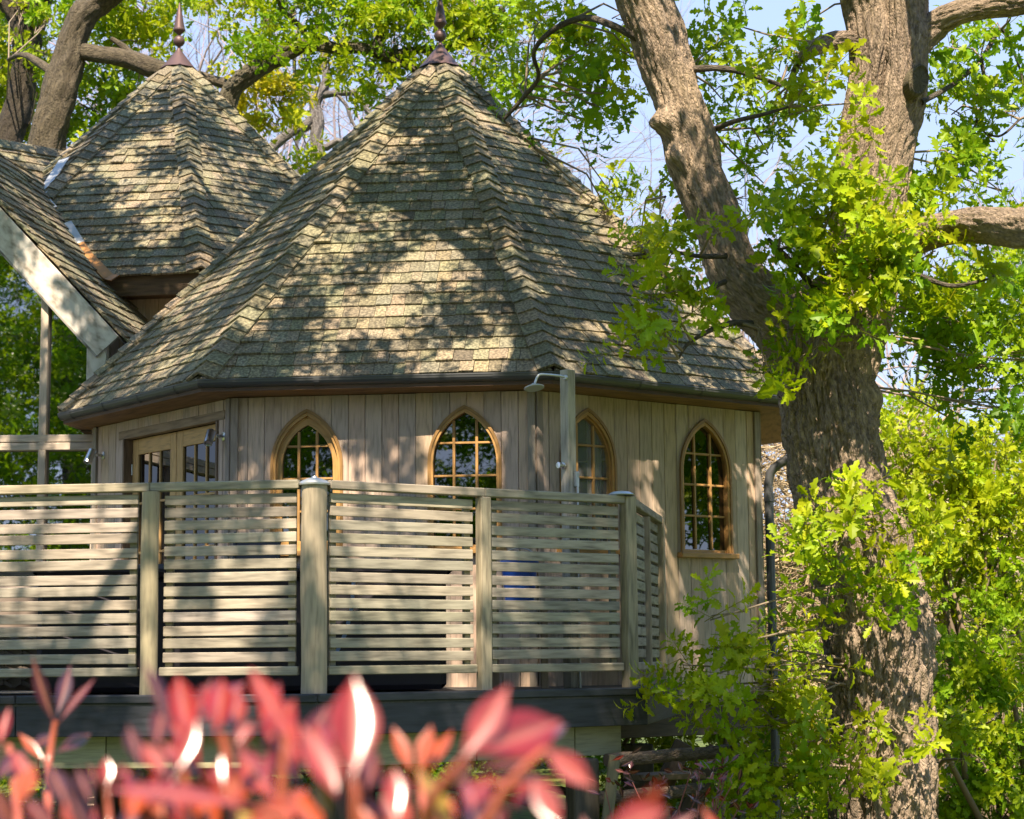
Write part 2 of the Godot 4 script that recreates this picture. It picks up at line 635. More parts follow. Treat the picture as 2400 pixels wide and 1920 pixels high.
# shingles on a plane: o lower middle, right and up along it; lim gives [left, right] at a distance up the slope
func shingle_plane(o: Vector3, right: Vector3, up: Vector3, slope: float, lim: Callable, exposure: float, one_by_one: Callable, merged: Solid) -> void:
	var out := right.cross(up).normalized()
	if out.y < 0:
		out = -out
	var n := int(slope / exposure) + 1
	for i in n:
		var s := i * exposure
		var lay := exposure * 1.9
		var l0: Array = lim.call(s)
		var l1: Array = lim.call(minf(s + lay, slope))
		if l0[1] - l0[0] < 0.02:
			continue
		var x: float = l0[0] - rng.randf() * 0.06
		while x < l0[1]:
			var w := rng.randf_range(0.085, 0.155)
			var e := x + w
			if e > l0[1] - 0.035:
				e = l0[1] + 0.001
			var gap := 0.0035
			var xa := maxf(x, l0[0])
			var xb := minf(e - gap, l0[1])
			var xc := clampf(e - gap, l1[0], l1[1])
			var xd := clampf(x, l1[0], l1[1])
			x = e
			if xb - xa < 0.012:
				continue
			var h0 := 0.032 + rng.randf_range(-0.003, 0.006) + (rng.randf_range(0.004, 0.014) if rng.randf() < 0.07 else 0.0)
			var h1 := 0.006
			var slip := rng.randf_range(-0.007, 0.007)
			var skew := rng.randf_range(-0.004, 0.004)
			var top := minf(s + lay, slope)
			var q := [o + right * xa + up * (s + slip) + out * h0, o + right * xb + up * (s + slip + skew) + out * h0, o + right * xc + up * top + out * h1, o + right * xd + up * top + out * h1]
			var thick := 0.02
			var z := [q[0] - out * thick, q[1] - out * thick, q[2] - out * 0.004, q[3] - out * 0.004]
			var col := shingle_tone()
			var mine: Solid = merged
			var alone: Node3D = one_by_one.call(q[0])
			if alone:
				mine = Solid.new()
			var f := spot_off()
			var ua := f
			var ub := f + Vector2(xb - xa, 0)
			var uc := f + Vector2(xb - xa, lay)
			var ud := f + Vector2(0, lay)
			mine.quad(q[0], q[1], q[2], q[3], col, ua, ub, uc, ud, out)
			mine.quad(z[0], z[1], q[1], q[0], col, ua, ub, ub, ua, -up)
			mine.quad(z[0], q[0], q[3], z[3], col, ua, ua, ud, ud, -right)
			mine.quad(z[1], q[1], q[2], z[2], col, ub, ub, uc, uc, right)
			mine.quad(z[0], z[1], z[2], z[3], col, ua, ub, uc, ud, -out)
			if alone:
				part("shingle", mine, M.shingle, alone)


# angled caps over a hip that runs from the eave corner up to the top
func hip_caps(corner: Vector3, top: Vector3, out_a: Vector3, out_b: Vector3, exposure: float, holder_or_null: Node3D, merged: Solid) -> void:
	var run := top - corner
	var length := run.length()
	var dir := run / length
	var side_a := dir.cross(out_a).normalized()
	var side_b := dir.cross(out_b).normalized()
	if side_a.dot(out_b) > 0:
		side_a = -side_a
	if side_b.dot(out_a) > 0:
		side_b = -side_b
	var crest := (out_a + out_b).normalized()
	var n := int((length - 0.16) / exposure)
	for i in n:
		var s := i * exposure + rng.randf_range(-0.006, 0.006)
		var e := minf(s + exposure * 1.8, length)
		var w := rng.randf_range(0.105, 0.125)
		if length - e < 0.5:
			w *= 0.55 + 0.45 * (length - e) / 0.5
		var lo := 0.075
		var hi := 0.045
		var r0 := corner + dir * s + crest * lo
		var r1 := corner + dir * e + crest * hi
		var a0 := corner + dir * (s - 0.012) + side_a * w + out_a * (lo - 0.018)
		var a1 := corner + dir * e + side_a * w + out_a * (hi - 0.018)
		var b0 := corner + dir * (s - 0.012) + side_b * w + out_b * (lo - 0.018)
		var b1 := corner + dir * e + side_b * w + out_b * (hi - 0.018)
		var th := 0.022
		var mine := Solid.new() if holder_or_null else merged
		var col := shingle_tone()
		var f := spot_off()
		var g := f + Vector2(0.12, 0)
		var h := f + Vector2(0.12, 0.25)
		var j := f + Vector2(0, 0.25)
		mine.quad(a0, r0, r1, a1, col, f, g, h, j, out_a)
		mine.quad(r0, b0, b1, r1, shade(col, 0.97), f, g, h, j, out_b)
		mine.quad(a0 - out_a * th, r0 - crest * th, r0, a0, col, f, g, g, f, -dir)
		mine.quad(r0 - crest * th, b0 - out_b * th, b0, r0, col, f, g, g, f, -dir)
		mine.quad(a0 - out_a * th, a0, a1, a1 - out_a * th, col, f, f, j, j, side_a)
		mine.quad(b0 - out_b * th, b0, b1, b1 - out_b * th, col, f, f, j, j, side_b)
		if holder_or_null:
			part("hip_shingle", mine, M.shingle, holder_or_null)


# an eight-sided roof; corners are its eave corners from -4 to 3
func octagon_roof(house: Node3D, corners: Array, top: Vector3, first: int, single_facets: Array, single_hips: Array, limit: int, exposure: float) -> Node3D:
	var deck := Solid.new()
	for i in 8:
		var a: Vector3 = corners[i]
		var b: Vector3 = corners[(i + 1) % 8]
		deck.tri(a, b, top, Color(0.1, 0.08, 0.06), (a + b) * 0.5 - Vector3(top.x, a.y - 1.5, top.z))
	var roof := part("roof", deck, M.dark_wood, house)
	var rest := Solid.new()
	var left := [limit]
	var none := func(_p: Vector3) -> Node3D: return null
	var order := [3, 4, 2, 5, 1, 6, 0, 7]
	for i in order:
		var a: Vector3 = corners[i]
		var b: Vector3 = corners[(i + 1) % 8]
		var right := (b - a).normalized()
		var foot := a + right * (top - a).dot(right)
		var up := (top - foot)
		var slope := up.length()
		up /= slope
		var xa := (a - foot).dot(right)
		var xb := (b - foot).dot(right)
		var lim := func(s: float) -> Array: return [xa * (1.0 - s / slope), xb * (1.0 - s / slope)]
		var pick := func(_p: Vector3) -> Node3D:
			left[0] -= 1
			return roof if left[0] >= 0 else null
		shingle_plane(foot - up * 0.03, right, up, slope - 0.1, lim, exposure, pick if (i - 4) in single_facets else none, rest)
	part("shingle_courses", rest, M.shingle, roof, "stuff")
	var caps := Solid.new()
	for i in 8:
		var a: Vector3 = corners[(i + 7) % 8]
		var b: Vector3 = corners[i]
		var c: Vector3 = corners[(i + 1) % 8]
		var oa := (b - a).cross(top - a).normalized()
		var ob := (c - b).cross(top - b).normalized()
		if oa.y < 0:
			oa = -oa
		if ob.y < 0:
			ob = -ob
		hip_caps(b, top, oa, ob, exposure, roof if (i - 4) in single_hips else null, caps)
	part("hip_courses", caps, M.shingle, roof, "stuff")
	return roof


func finial(house: Node3D, top: Vector3, k: float, phi: float, spike: float) -> void:
	var s := Solid.new()
	var xf := Transform3D(Basis(Vector3.UP, phi), top)
	s.lathe(xf, PackedVector2Array([Vector2(0.2, -0.14), Vector2(0.17, -0.105), Vector2(0.1, -0.02), Vector2(0.05, 0.045), Vector2(0.03, 0.075), Vector2(0.0, 0.078)]), 8, Color.WHITE)
	var cap := part("roof_cap", s, M.copper, house)
	var f := Solid.new()
	var y0 := 0.07
	f.lathe(xf, PackedVector2Array([Vector2(0.03, y0), Vector2(0.016, y0 + 0.03), Vector2(0.016, y0 + 0.06)]), 12, Color.WHITE)
	var ball := PackedVector2Array()
	for i in 13:
		var a := -PI / 2 + PI * i / 12
		ball.append(Vector2(maxf(0.012, cos(a) * 0.056 * k), y0 + 0.045 + 0.056 * k + sin(a) * 0.056 * k))
	var y1 := y0 + 0.045 + 0.112 * k
	f.lathe(xf, ball, 20, Color.WHITE)
	f.lathe(xf, PackedVector2Array([Vector2(0.016, y1 - 0.01), Vector2(0.02, y1 + 0.012), Vector2(0.058 * k, y1 + 0.055), Vector2(0.059 * k, y1 + 0.07), Vector2(0.052 * k, y1 + 0.082), Vector2(0.03 * k, y1 + 0.07 + spike * 0.55), Vector2(0.006, y1 + 0.07 + spike), Vector2(0.0, y1 + 0.075 + spike)]), 16, Color.WHITE)
	part("finial", f, M.copper, cap)


# ---------------------------------------------------------------- walls, windows, doors
func arch(half: float, sill: float, spring: float, rise: float, n := 9) -> PackedVector2Array:
	var r := (half * half + rise * rise) / (2.0 * half)
	var full := asin(rise / r)
	var pts := PackedVector2Array([Vector2(-half, sill)])
	for i in n + 1:
		var a := full * i / n
		pts.append(Vector2(-half + r - r * cos(a), spring + r * sin(a)))
	for i in range(n - 1, -1, -1):
		var a := full * i / n
		pts.append(Vector2(half - r + r * cos(a), spring + r * sin(a)))
	pts.append(Vector2(half, sill))
	return pts


func arch_height(x: float, half: float, spring: float, rise: float) -> float:
	var r := (half * half + rise * rise) / (2.0 * half)
	var d := absf(x)
	if d >= half:
		return -1.0
	return spring + sqrt(maxf(0.0, r * r - pow(d + r - half, 2)))


const PLANK_TONES := [Color(0.58, 0.44, 0.335), Color(0.54, 0.415, 0.325), Color(0.6, 0.445, 0.325), Color(0.5, 0.39, 0.31), Color(0.58, 0.455, 0.36)]


# vertical boards between two wall corners; openings: rows of [middle, half, sill, spring, rise] (rise 0: square head)
func plank_wall(house: Node3D, a: Vector3, b: Vector3, y0: float, y1: float, openings: Array, width: float, trims := true) -> Node3D:
	var right := (b - a).normalized()
	var out := right.cross(Vector3.UP).normalized()
	var length := a.distance_to(b)
	var wall := holder("wall", house)
	var o := Vector3(a.x, 0, a.z)
	var n := int(round(length / width))
	var each := length / n
	for i in n:
		var x0 := i * each + 0.0018
		var x1 := (i + 1) * each - 0.0018
		var col: Color = vary(PLANK_TONES[rng.randi() % PLANK_TONES.size()], 0.1, 0.03)
		var proud := rng.randf_range(-0.002, 0.002)
		var s := Solid.new()
		var below := Solid.new()
		var hit := []
		for op in openings:
			if x1 > op[0] - op[1] and x0 < op[0] + op[1]:
				hit = op
		var f := spot_off()
		if hit.is_empty():
			s.box(frame_of(right, Vector3.UP, o + right * ((x0 + x1) * 0.5) + Vector3(0, (y0 + y1) * 0.5, 0) + out * (proud - 0.011)), Vector3(x1 - x0, y1 - y0, 0.022), col, 0.003, f)
		else:
			var steps := 6
			for j in steps:
				var xa := lerpf(x0, x1, float(j) / steps)
				var xb := lerpf(x0, x1, float(j + 1) / steps)
				var ha: float
				var hb: float
				var mid := (xa + xb) * 0.5 - float(hit[0])
				if hit[4] > 0.0:
					ha = arch_height(xa - hit[0], hit[1], hit[3], hit[4])
					hb = arch_height(xb - hit[0], hit[1], hit[3], hit[4])
				else:
					ha = hit[3] if absf(xa - hit[0]) <= hit[1] else -1.0
					hb = hit[3] if absf(xb - hit[0]) <= hit[1] else -1.0
				var open := absf(mid) < float(hit[1])
				if open and ha < 0.0:
					ha = float(hit[3])
				if open and hb < 0.0:
					hb = float(hit[3])
				var spans := [[ha, hb, y1], [y0, y0, float(hit[2])]] if open else [[y0, y0, y1]]
				for sp in spans:
					var into := below if open and sp[2] == float(hit[2]) else s
					if sp[2] - minf(sp[0], sp[1]) < 0.004:
						continue
					var pa := o + right * xa
					var pb := o + right * xb
					for d in [proud, proud - 0.022]:
						into.quad(pa + Vector3(0, sp[0], 0) + out * d, pb + Vector3(0, sp[1], 0) + out * d, pb + Vector3(0, sp[2], 0) + out * d, pa + Vector3(0, sp[2], 0) + out * d, col, f + Vector2(sp[0], xa), f + Vector2(sp[1], xb), f + Vector2(sp[2], xb), f + Vector2(sp[2], xa), out if d == proud else -out)
		if s.v.size():
			part("plank", s, M.weathered_wood, wall)
		if below.v.size():
			part("plank", below, M.weathered_wood, wall)
	return wall


func arched_window(house: Node3D, a: Vector3, b: Vector3, mid: float, sash: float, glass: Material, lean := 0.0) -> void:
	var right := (b - a).normalized()
	var out := right.cross(Vector3.UP).normalized()
	var o := Vector3(a.x, 0, a.z) + right * mid
	var half := 0.262
	var sill := 2.39
	var spring := 3.03
	var rise := 0.405
	var up := Vector3.UP
	var s := Solid.new()
	var gold := vary(Color(0.6, 0.34, 0.12), 0.06, 0.02)
	var oa := arch(half + 0.006, sill, spring, rise + 0.008)
	var ia := arch(half - 0.026, sill, spring, rise - 0.035)
	s.band(o, right, up, out, oa, ia, -0.05, 0.014, gold)
	var w := part("window", s, M.golden_wood, house)
	var c := Solid.new()
	var ca := arch(half + 0.014, sill, spring, rise + 0.018)
	c.band(o, right, up, out, ca, arch(half - 0.006, sill, spring, rise - 0.008), 0.012, 0.024, shade(gold, 0.62))
	part("moulding", c, M.golden_wood, w)
	var fr := Solid.new()
	var in_half := half - 0.024 - sash
	var in_rise := rise - 0.033 - sash * 1.5
	fr.band(o, right, up, out, ia, arch(in_half, sill + 0.03 + sash, spring, in_rise), -0.052, -0.012, gold)
	fr.box(frame_of(right, up, o + up * (sill + 0.015 + sash * 0.5) + out * -0.032), Vector3(half * 2 - 0.06, 0.03 + sash, 0.036), gold, 0.003, spot_off())
	part("frame", fr, M.golden_wood, w)
	var g := Solid.new()
	g.slab(o, right, up, out, arch(in_half + 0.004, sill + 0.02 + sash, spring, in_rise + 0.004), -0.045, -0.038, Color.WHITE)
	part("pane", g, glass, w)
	for x in [-1.0, 1.0]:
		var bx: float = x * in_half * 0.36
		var top := arch_height(bx, in_half, spring, in_rise)
		var bar := Solid.new()
		bar.box(frame_of(right, up, o + right * bx + up * ((sill + 0.03 + top) * 0.5) + out * -0.03), Vector3(0.02, top - sill - 0.04, 0.022), shade(gold, 0.85), 0.003, spot_off())
		part("glazing_bar", bar, M.golden_wood, w)
	var y := spring + 0.145
	while y > sill + 0.12:
		var reach := in_half
		if y > spring:
			var r := (in_half * in_half + in_rise * in_rise) / (2.0 * in_half)
			reach = sqrt(r * r - pow(y - spring, 2)) - r + in_half
		var bar := Solid.new()
		bar.box(frame_of(right, up, o + up * y + out * -0.031), Vector3(reach * 2 - 0.004, 0.017, 0.02), shade(gold, 0.85), 0.003, spot_off())
		part("glazing_bar", bar, M.golden_wood, w)
		y -= 0.245
	var sl := Solid.new()
	sl.box(frame_of(right, up, o + up * (sill - 0.018) + out * 0.005), Vector3(half * 2 + 0.09, 0.042, 0.11), shade(gold, 0.85), 0.005, spot_off())
	part("sill", sl, M.golden_wood, w)


func double_door(house: Node3D, a: Vector3, b: Vector3, s0: float, s1: float, y0: float, y1: float) -> void:
	var right := (b - a).normalized()
	var out := right.cross(Vector3.UP).normalized()
	var up := Vector3.UP
	var o := Vector3(a.x, 0, a.z)
	var gold := Color(0.68, 0.42, 0.17)
	var lining := Solid.new()
	for x in [s0 - 0.012, s1 + 0.012]:
		lining.box(frame_of(right, up, o + right * x + up * ((y0 + y1) * 0.5) + out * -0.05), Vector3(0.024, y1 - y0, 0.13), Color(0.23, 0.16, 0.11), 0.002, spot_off())
	lining.box(frame_of(right, up, o + right * ((s0 + s1) * 0.5) + up * (y1 + 0.035) + out * -0.03), Vector3(s1 - s0 + 0.24, 0.07, 0.07), Color(0.36, 0.26, 0.18), 0.004, spot_off())
	part("door_lining", lining, M.dark_wood, house)
	var half := (s1 - s0) * 0.5
	for i in 2:
		var x0 := s0 + 0.004 + i * half
		var x1 := s0 + (i + 1) * half - 0.004
		var s := Solid.new()
		var st := 0.1
		var back := out * -0.085
		for x in [x0 + st * 0.5, x1 - st * 0.5]:
			s.box(frame_of(right, up, o + right * x + up * ((y0 + y1) * 0.5) + back), Vector3(st, y1 - y0 - 0.012, 0.044), gold, 0.004, spot_off())
		for yy in [[y1 - 0.07, 0.13], [y0 + 0.12, 0.22]]:
			s.box(frame_of(right, up, o + right * ((x0 + x1) * 0.5) + up * yy[0] + back), Vector3(x1 - x0 - st * 2, yy[1], 0.042), gold, 0.003, spot_off())
		var d := part("door", s, M.golden_wood, house)
		var p := Solid.new()
		p.box(frame_of(right, up, o + right * ((x0 + x1) * 0.5) + up * ((y0 + y1) * 0.5) + back), Vector3(x1 - x0 - 0.12, y1 - y0 - 0.2, 0.008), Color.WHITE)
		part("pane", p, M.window_glass, d)
		for j in 2:
			var bar := Solid.new()
			bar.box(frame_of(right, up, o + right * lerpf(x0 + st, x1 - st, (j + 1) / 3.0) + up * ((y0 + y1) * 0.5 + 0.045) + back + out * 0.008), Vector3(0.02, y1 - y0 - 0.36, 0.018), shade(gold, 0.95), 0.003, spot_off())
			part("glazing_bar", bar, M.golden_wood, d)
		for j in 3:
			var bar := Solid.new()
			bar.box(frame_of(right, up, o + right * ((x0 + x1) * 0.5) + up * lerpf(y0 + 0.23, y1 - 0.13, (j + 1) / 4.0) + back + out * 0.007), Vector3(x1 - x0 - st * 2, 0.02, 0.016), shade(gold, 0.95), 0.003, spot_off())
			part("glazing_bar", bar, M.golden_wood, d)
		var hinge := Solid.new()
		var hx := x0 + 0.004 if i == 0 else x1 - 0.004
		for hy in [y1 - 0.25, (y0 + y1) * 0.5, y0 + 0.25]:
			hinge.lathe(Transform3D(Basis(), o + right * hx + up * (hy - 0.045) + back + out * 0.026), PackedVector2Array([Vector2(0, 0), Vector2(0.008, 0.001), Vector2(0.008, 0.089), Vector2(0, 0.09)]), 8, Color.WHITE)
		part("hinge", hinge, M.steel, d)


# half-round gutter along eave corners, with union brackets
func gutter(house: Node3D, corners: Array, upto: Array) -> void:
	var g := Solid.new()
	var joints := Solid.new()
	for i in upto:
		var a: Vector3 = corners[i]
		var b: Vector3 = corners[i + 1]
		var right := (b - a).normalized()
		var out := right.cross(Vector3.UP).normalized()
		var steps := 8
		for shell in [[0.056, 1.0], [0.05, -1.0]]:
			var r: float = shell[0]
			for j in steps:
				var t0 := PI * j / steps
				var t1 := PI * (j + 1) / steps
				var p0 := out * (cos(t0) * r - 0.056) - Vector3.UP * (sin(t0) * r)
				var p1 := out * (cos(t1) * r - 0.056) - Vector3.UP * (sin(t1) * r)
				g.quad(a + p0, b + p0, b + p1, a + p1, Color.WHITE, Vector2(), Vector2(1, 0), Vector2(1, 1), Vector2(0, 1), ((p0 + p1) * 0.5 + out * 0.056) * shell[1])
		for e in [0.0, -0.112]:
			g.box(frame_of(right, Vector3.UP, (a + b) * 0.5 + out * (e + (-0.003 if e == 0.0 else 0.003))), Vector3(a.distance_to(b), 0.012, 0.009), Color.WHITE, 0.002)
		var n := 4
		for j in n:
			var m := a.lerp(b, (j + 0.35) / n)
			for w in 10:
				var t0 := PI * w / 10
				var t1 := PI * (w + 1) / 10
				var r := 0.061
				var p0 := out * (cos(t0) * r - 0.056) - Vector3.UP * (sin(t0) * r)
				var p1 := out * (cos(t1) * r - 0.056) - Vector3.UP * (sin(t1) * r)
				joints.quad(m + p0 - right * 0.022, m + p0 + right * 0.022, m + p1 + right * 0.022, m + p1 - right * 0.022, Color.WHITE, Vector2(), Vector2(), Vector2(), Vector2(), (p0 + p1) * 0.5 + out * 0.056)
	var gp := part("gutter", g, M.gutter_metal, house)
	part("bracket", joints, M.gutter_metal, gp)


func closed_octagon(s: Solid, c: Vector3, r: float, phi: float, y: float, thick: float, col: Color) -> void:
	var pts := PackedVector2Array()
	for i in 8:
		var p := oct_at(c, r, phi, i, 0)
		pts.append(Vector2(p.x, p.z))
	s.slab(Vector3(0, y, 0), Vector3.RIGHT, Vector3.BACK, Vector3.UP, pts, 0.0, thick, col)


func build_tree_house() -> void:
	var h := thing("tree_house", "large octagonal timber cabin with shingle roof, four arched windows and double doors, nearest the viewer", "tree house", Vector3(MID.x, DECK_Y, MID.z))
	var e := []
	for i in 8:
		e.append(oct_at(MID, 3.3151, PHI, i - 4, EAVE_Y))
	e[2] = Vector3(-3.758, EAVE_Y, -16.248)
	e[3] = Vector3(-2.298, EAVE_Y, -14.33)
	e[4] = Vector3(0.297, EAVE_Y, -14.067)
	e[5] = Vector3(2.283, EAVE_Y, -15.656)
	var top := Vector3(MID.x, 7.007, MID.z)
	var lift := Vector3(0, 0.0, 0)
	var corners := []
	for p in e:
		corners.append(p + lift)
	octagon_roof(h, corners, top, 0, [-1, 0], [-1, 0], 300, 0.139)
	finial(h, top + Vector3(0, 0.03, 0), 1.0, PHI, 0.26)
	var rim := []
	for i in 8:
		rim.append(oct_at(MID, 3.3151 + 0.03, PHI, i - 4, EAVE_Y - 0.01))
		var p: Vector3 = corners[i]
		var away := Vector3(p.x - MID.x, 0, p.z - MID.z).normalized()
		rim[i] = p + away * 0.05 + Vector3(0, -0.012, 0)
	gutter(h, rim, [1, 2, 3, 4, 5])
	var w := []
	for i in 8:
		w.append(oct_at(MID, WALL_R, PHI, i - 4, 0))
	# soffit, ceiling, floor and the board behind the gutter
	var so := Solid.new()
	var ring := func(a: Vector3, y: float) -> Vector3: return Vector3(a.x, y, a.z)
	for i in 8:
		var a: Vector3 = corners[i]
		var b: Vector3 = corners[(i + 1) % 8]
		var c: Vector3 = w[(i + 1) % 8]
		var d: Vector3 = w[i]
		var m := Vector3(MID.x, 0, MID.z)
		var inner := func(p: Vector3) -> Vector3: return m + (Vector3(p.x, 0, p.z) - m) * 0.9
		so.quad(ring.call(a, 3.565), ring.call(b, 3.565), ring.call(inner.call(c), 3.545), ring.call(inner.call(d), 3.545), Color(0.32, 0.18, 0.085), Vector2(), Vector2(2, 0), Vector2(2, 0.3), Vector2(0, 0.3), Vector3.DOWN)
		so.quad(ring.call(a, 3.565), ring.call(b, 3.565), b + Vector3(0, 0.01, 0), a + Vector3(0, 0.01, 0), Color(0.12, 0.07, 0.04), Vector2(), Vector2(2, 0), Vector2(2, 0.1), Vector2(0, 0.1), (a + b) * 0.5 - m)
	part("soffit", so, M.dark_wood, h)
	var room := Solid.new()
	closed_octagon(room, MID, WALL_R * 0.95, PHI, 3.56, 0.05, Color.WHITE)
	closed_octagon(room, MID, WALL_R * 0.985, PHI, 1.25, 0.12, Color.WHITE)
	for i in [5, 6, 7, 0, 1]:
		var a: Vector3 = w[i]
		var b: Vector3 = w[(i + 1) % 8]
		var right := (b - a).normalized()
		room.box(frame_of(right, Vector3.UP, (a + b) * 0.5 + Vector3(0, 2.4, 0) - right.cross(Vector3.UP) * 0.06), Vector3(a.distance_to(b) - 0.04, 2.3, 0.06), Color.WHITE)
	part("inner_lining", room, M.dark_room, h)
	var y0 := 1.25
	var y1 := 3.55
	plank_wall(h, w[2], w[3], y0, y1, [[1.322, 0.76, 1.25, 3.47, 0.0]], 0.128)
	plank_wall(h, w[3], w[4], y0, y1, [[0.583, 0.262, 2.39, 3.03, 0.405], [1.773, 0.262, 2.39, 3.03, 0.405]], 0.128)
	plank_wall(h, w[4], w[5], y0, y1, [[0.495, 0.262, 2.39, 3.03, 0.405], [1.70, 0.25, 2.39, 3.03, 0.405]], 0.128)
	for i in [5, 6, 7, 0, 1]:
		plank_wall(h, w[i], w[(i + 1) % 8], y0, y1, [], 0.23)
	for i in 8:
		var p: Vector3 = w[i]
		var away := Vector3(p.x - MID.x, 0, p.z - MID.z).normalized()
		var s := Solid.new()
		for k in [-1.0, 1.0]:
			var along := (Vector3(w[(i + int(k) + 8) % 8]) - p).normalized()
			var outw: Vector3 = along.cross(Vector3.UP) * -k
			s.box(frame_of(along, Vector3.UP, Vector3(p.x, 2.4, p.z) + along * 0.028 + outw * -0.012), Vector3(0.056, 2.296, 0.022 + 0.001 * k), vary(Color(0.33, 0.275, 0.23), 0.06), 0.003, spot_off())
		part("corner_board", s, M.weathered_wood, h)
	arched_window(h, w[3], w[4], 0.583, 0.045, M.window_glass)
	arched_window(h, w[3], w[4], 1.773, 0.0, M.window_glass)
	arched_window(h, w[4], w[5], 0.495, 0.012, M.clear_glass)
	arched_window(h, w[4], w[5], 1.70, 0.0, M.window_glass)
	double_door(h, w[2], w[3], 0.562, 2.082, 1.42, 3.40)
	# pale curtain drawn aside inside the window behind the shower post
	var cu := Solid.new()
	var right: Vector3 = (Vector3(w[5]) - Vector3(w[4])).normalized()
	var inw := -right.cross(Vector3.UP)
	for j in 14:
		var xa := 0.6 + 0.011 * j
		var p := Vector3(w[4].x, 0, w[4].z) + right * xa + inw * (0.13 + 0.012 * sin(j * 1.9))
		var q := Vector3(w[4].x, 0, w[4].z) + right * (xa + 0.011) + inw * (0.13 + 0.012 * sin((j + 1) * 1.9))
		cu.quad(p + Vector3(0, 2.3, 0), q + Vector3(0, 2.3, 0), q + Vector3(0, 3.5, 0), p + Vector3(0, 3.5, 0), Color.WHITE, Vector2(), Vector2(), Vector2(), Vector2(), -inw)
	part("curtain", cu, M.pale_cloth, h)
	# floor beams under the walls
	for i in [2, 3, 4, 5]:
		var a: Vector3 = w[i]
		var b: Vector3 = w[i + 1]
		var r := (b - a).normalized()
		var s := Solid.new()
		s.box(frame_of(r, Vector3.UP, (a + b) * 0.5 + Vector3(0, 1.115, 0) - r.cross(Vector3.UP) * 0.09), Vector3(a.distance_to(b), 0.26, 0.1), Color(0.11, 0.085, 0.06), 0.006, spot_off())
		part("floor_beam", s, M.dark_wood, h)
	# downpipe from the right end of the gutter
	var dp := Solid.new()
	var path := []
	for p in smooth_path([Vector4(2.34, 3.52, -15.62, 0.036), Vector4(2.36, 3.3, -15.66, 0.036), Vector4(2.28, 3.2, -15.7, 0.036), Vector4(2.12, 3.1, -15.74, 0.036), Vector4(2.07, 2.98, -15.75, 0.036), Vector4(2.07, 2.6, -15.75, 0.036), Vector4(2.07, 0.0, -15.75, 0.036)], 0.06):
		path.append(p)
	dp.tube(path, 14, Color.WHITE)
	for y in [2.86, 1.75]:
		dp.lathe(Transform3D(Basis(), Vector3(2.07, y, -15.75)), PackedVector2Array([Vector2(0.036, -0.035), Vector2(0.043, -0.033), Vector2(0.043, 0.033), Vector2(0.036, 0.035)]), 16, Color.WHITE)
	part("downpipe", dp, M.gutter_metal, h)
	for k in [[w[2], w[3], 0.16, 3.3, -0.35], [w[2], w[3], 2.19, 3.27, 0.25]]:
		wall_light(k)


func wall_light(k: Array) -> void:
	var a: Vector3 = k[0]
	var b: Vector3 = k[1]
	var right := (b - a).normalized()
	var out := right.cross(Vector3.UP).normalized()
	var at: Vector3 = Vector3(a.x, k[3], a.z) + right * k[2]
	var left: bool = k[4] < 0.0
	var t := thing("wall_spotlight", "small steel spotlight on the boards left of the double doors" if left else "small steel spotlight on the boards between double doors and arched window", "wall light", at, "steel spotlights beside the double doors")
	var s := Solid.new()
	s.lathe(Transform3D(Basis(Quaternion(Vector3.UP, out)), at), PackedVector2Array([Vector2(0, 0), Vector2(0.034, 0), Vector2(0.034, 0.008), Vector2(0.012, 0.014), Vector2(0.012, 0.06), Vector2(0, 0.062)]), 16, Color.WHITE)
	part("wall_plate", s, M.steel, t)
	var dir := (Vector3(-0.28, -0.9, 0.35) if left else Vector3(-0.1, -0.8, 0.6)).normalized()
	var c := Solid.new()
	var mid: Vector3 = at + out * 0.065 + Vector3(-0.045, -0.01, 0.03)
	c.lathe(Transform3D(Basis(Quaternion(Vector3.UP, dir)), mid - dir * 0.06), PackedVector2Array([Vector2(0, 0), Vector2(0.03, 0.001), Vector2(0.034, 0.006), Vector2(0.034, 0.128), Vector2(0.03, 0.13), Vector2(0.029, 0.118), Vector2(0, 0.117)]), 18, Color.WHITE)
	part("lamp_barrel", c, M.steel, t)


func build_turret() -> void:
	var h := thing("turret_house", "taller octagonal shingled turret behind and left of the large cabin, only its roof showing", "turret", Vector3(TURRET.x, DECK_Y, TURRET.z))
	var y := 5.1404
	var e := []
	for i in 8:
		e.append(oct_at(TURRET, 2.9716, TURRET_PHI, i - 4, y))
	var top := Vector3(TURRET.x, 8.0706, TURRET.z)
	octagon_roof(h, e, top, 0, [-1], [0, -1], 300, 0.139)
	finial(h, top + Vector3(0, 0.03, 0), 1.12, TURRET_PHI, 0.3)
	var so := Solid.new()
	for i in 8:
		var a: Vector3 = e[i]
		var b: Vector3 = e[(i + 1) % 8]
		var r := (b - a).normalized()
		so.box(frame_of(r, Vector3.UP, (a + b) * 0.5 + Vector3(0, -0.1, 0) - r.cross(Vector3.UP) * 0.03), Vector3(a.distance_to(b) - 0.02, 0.19, 0.03), Color(0.12, 0.075, 0.045), 0.003, spot_off())
	closed_octagon(so, TURRET, 2.9, TURRET_PHI, y - 0.17, 0.03, Color(0.1, 0.06, 0.035))
	part("fascia", so, M.dark_wood, h)
	for i in 8:
		if i in [2, 3, 4]:
			plank_wall(h, oct_at(TURRET, 2.62, TURRET_PHI, i - 4, 0), oct_at(TURRET, 2.62, TURRET_PHI, i - 3, 0), 1.3, y - 0.16, [], 0.128)
		else:
			plank_wall(h, oct_at(TURRET, 2.62, TURRET_PHI, i - 4, 0), oct_at(TURRET, 2.62, TURRET_PHI, i - 3, 0), 1.3, y - 0.16, [], 0.3)


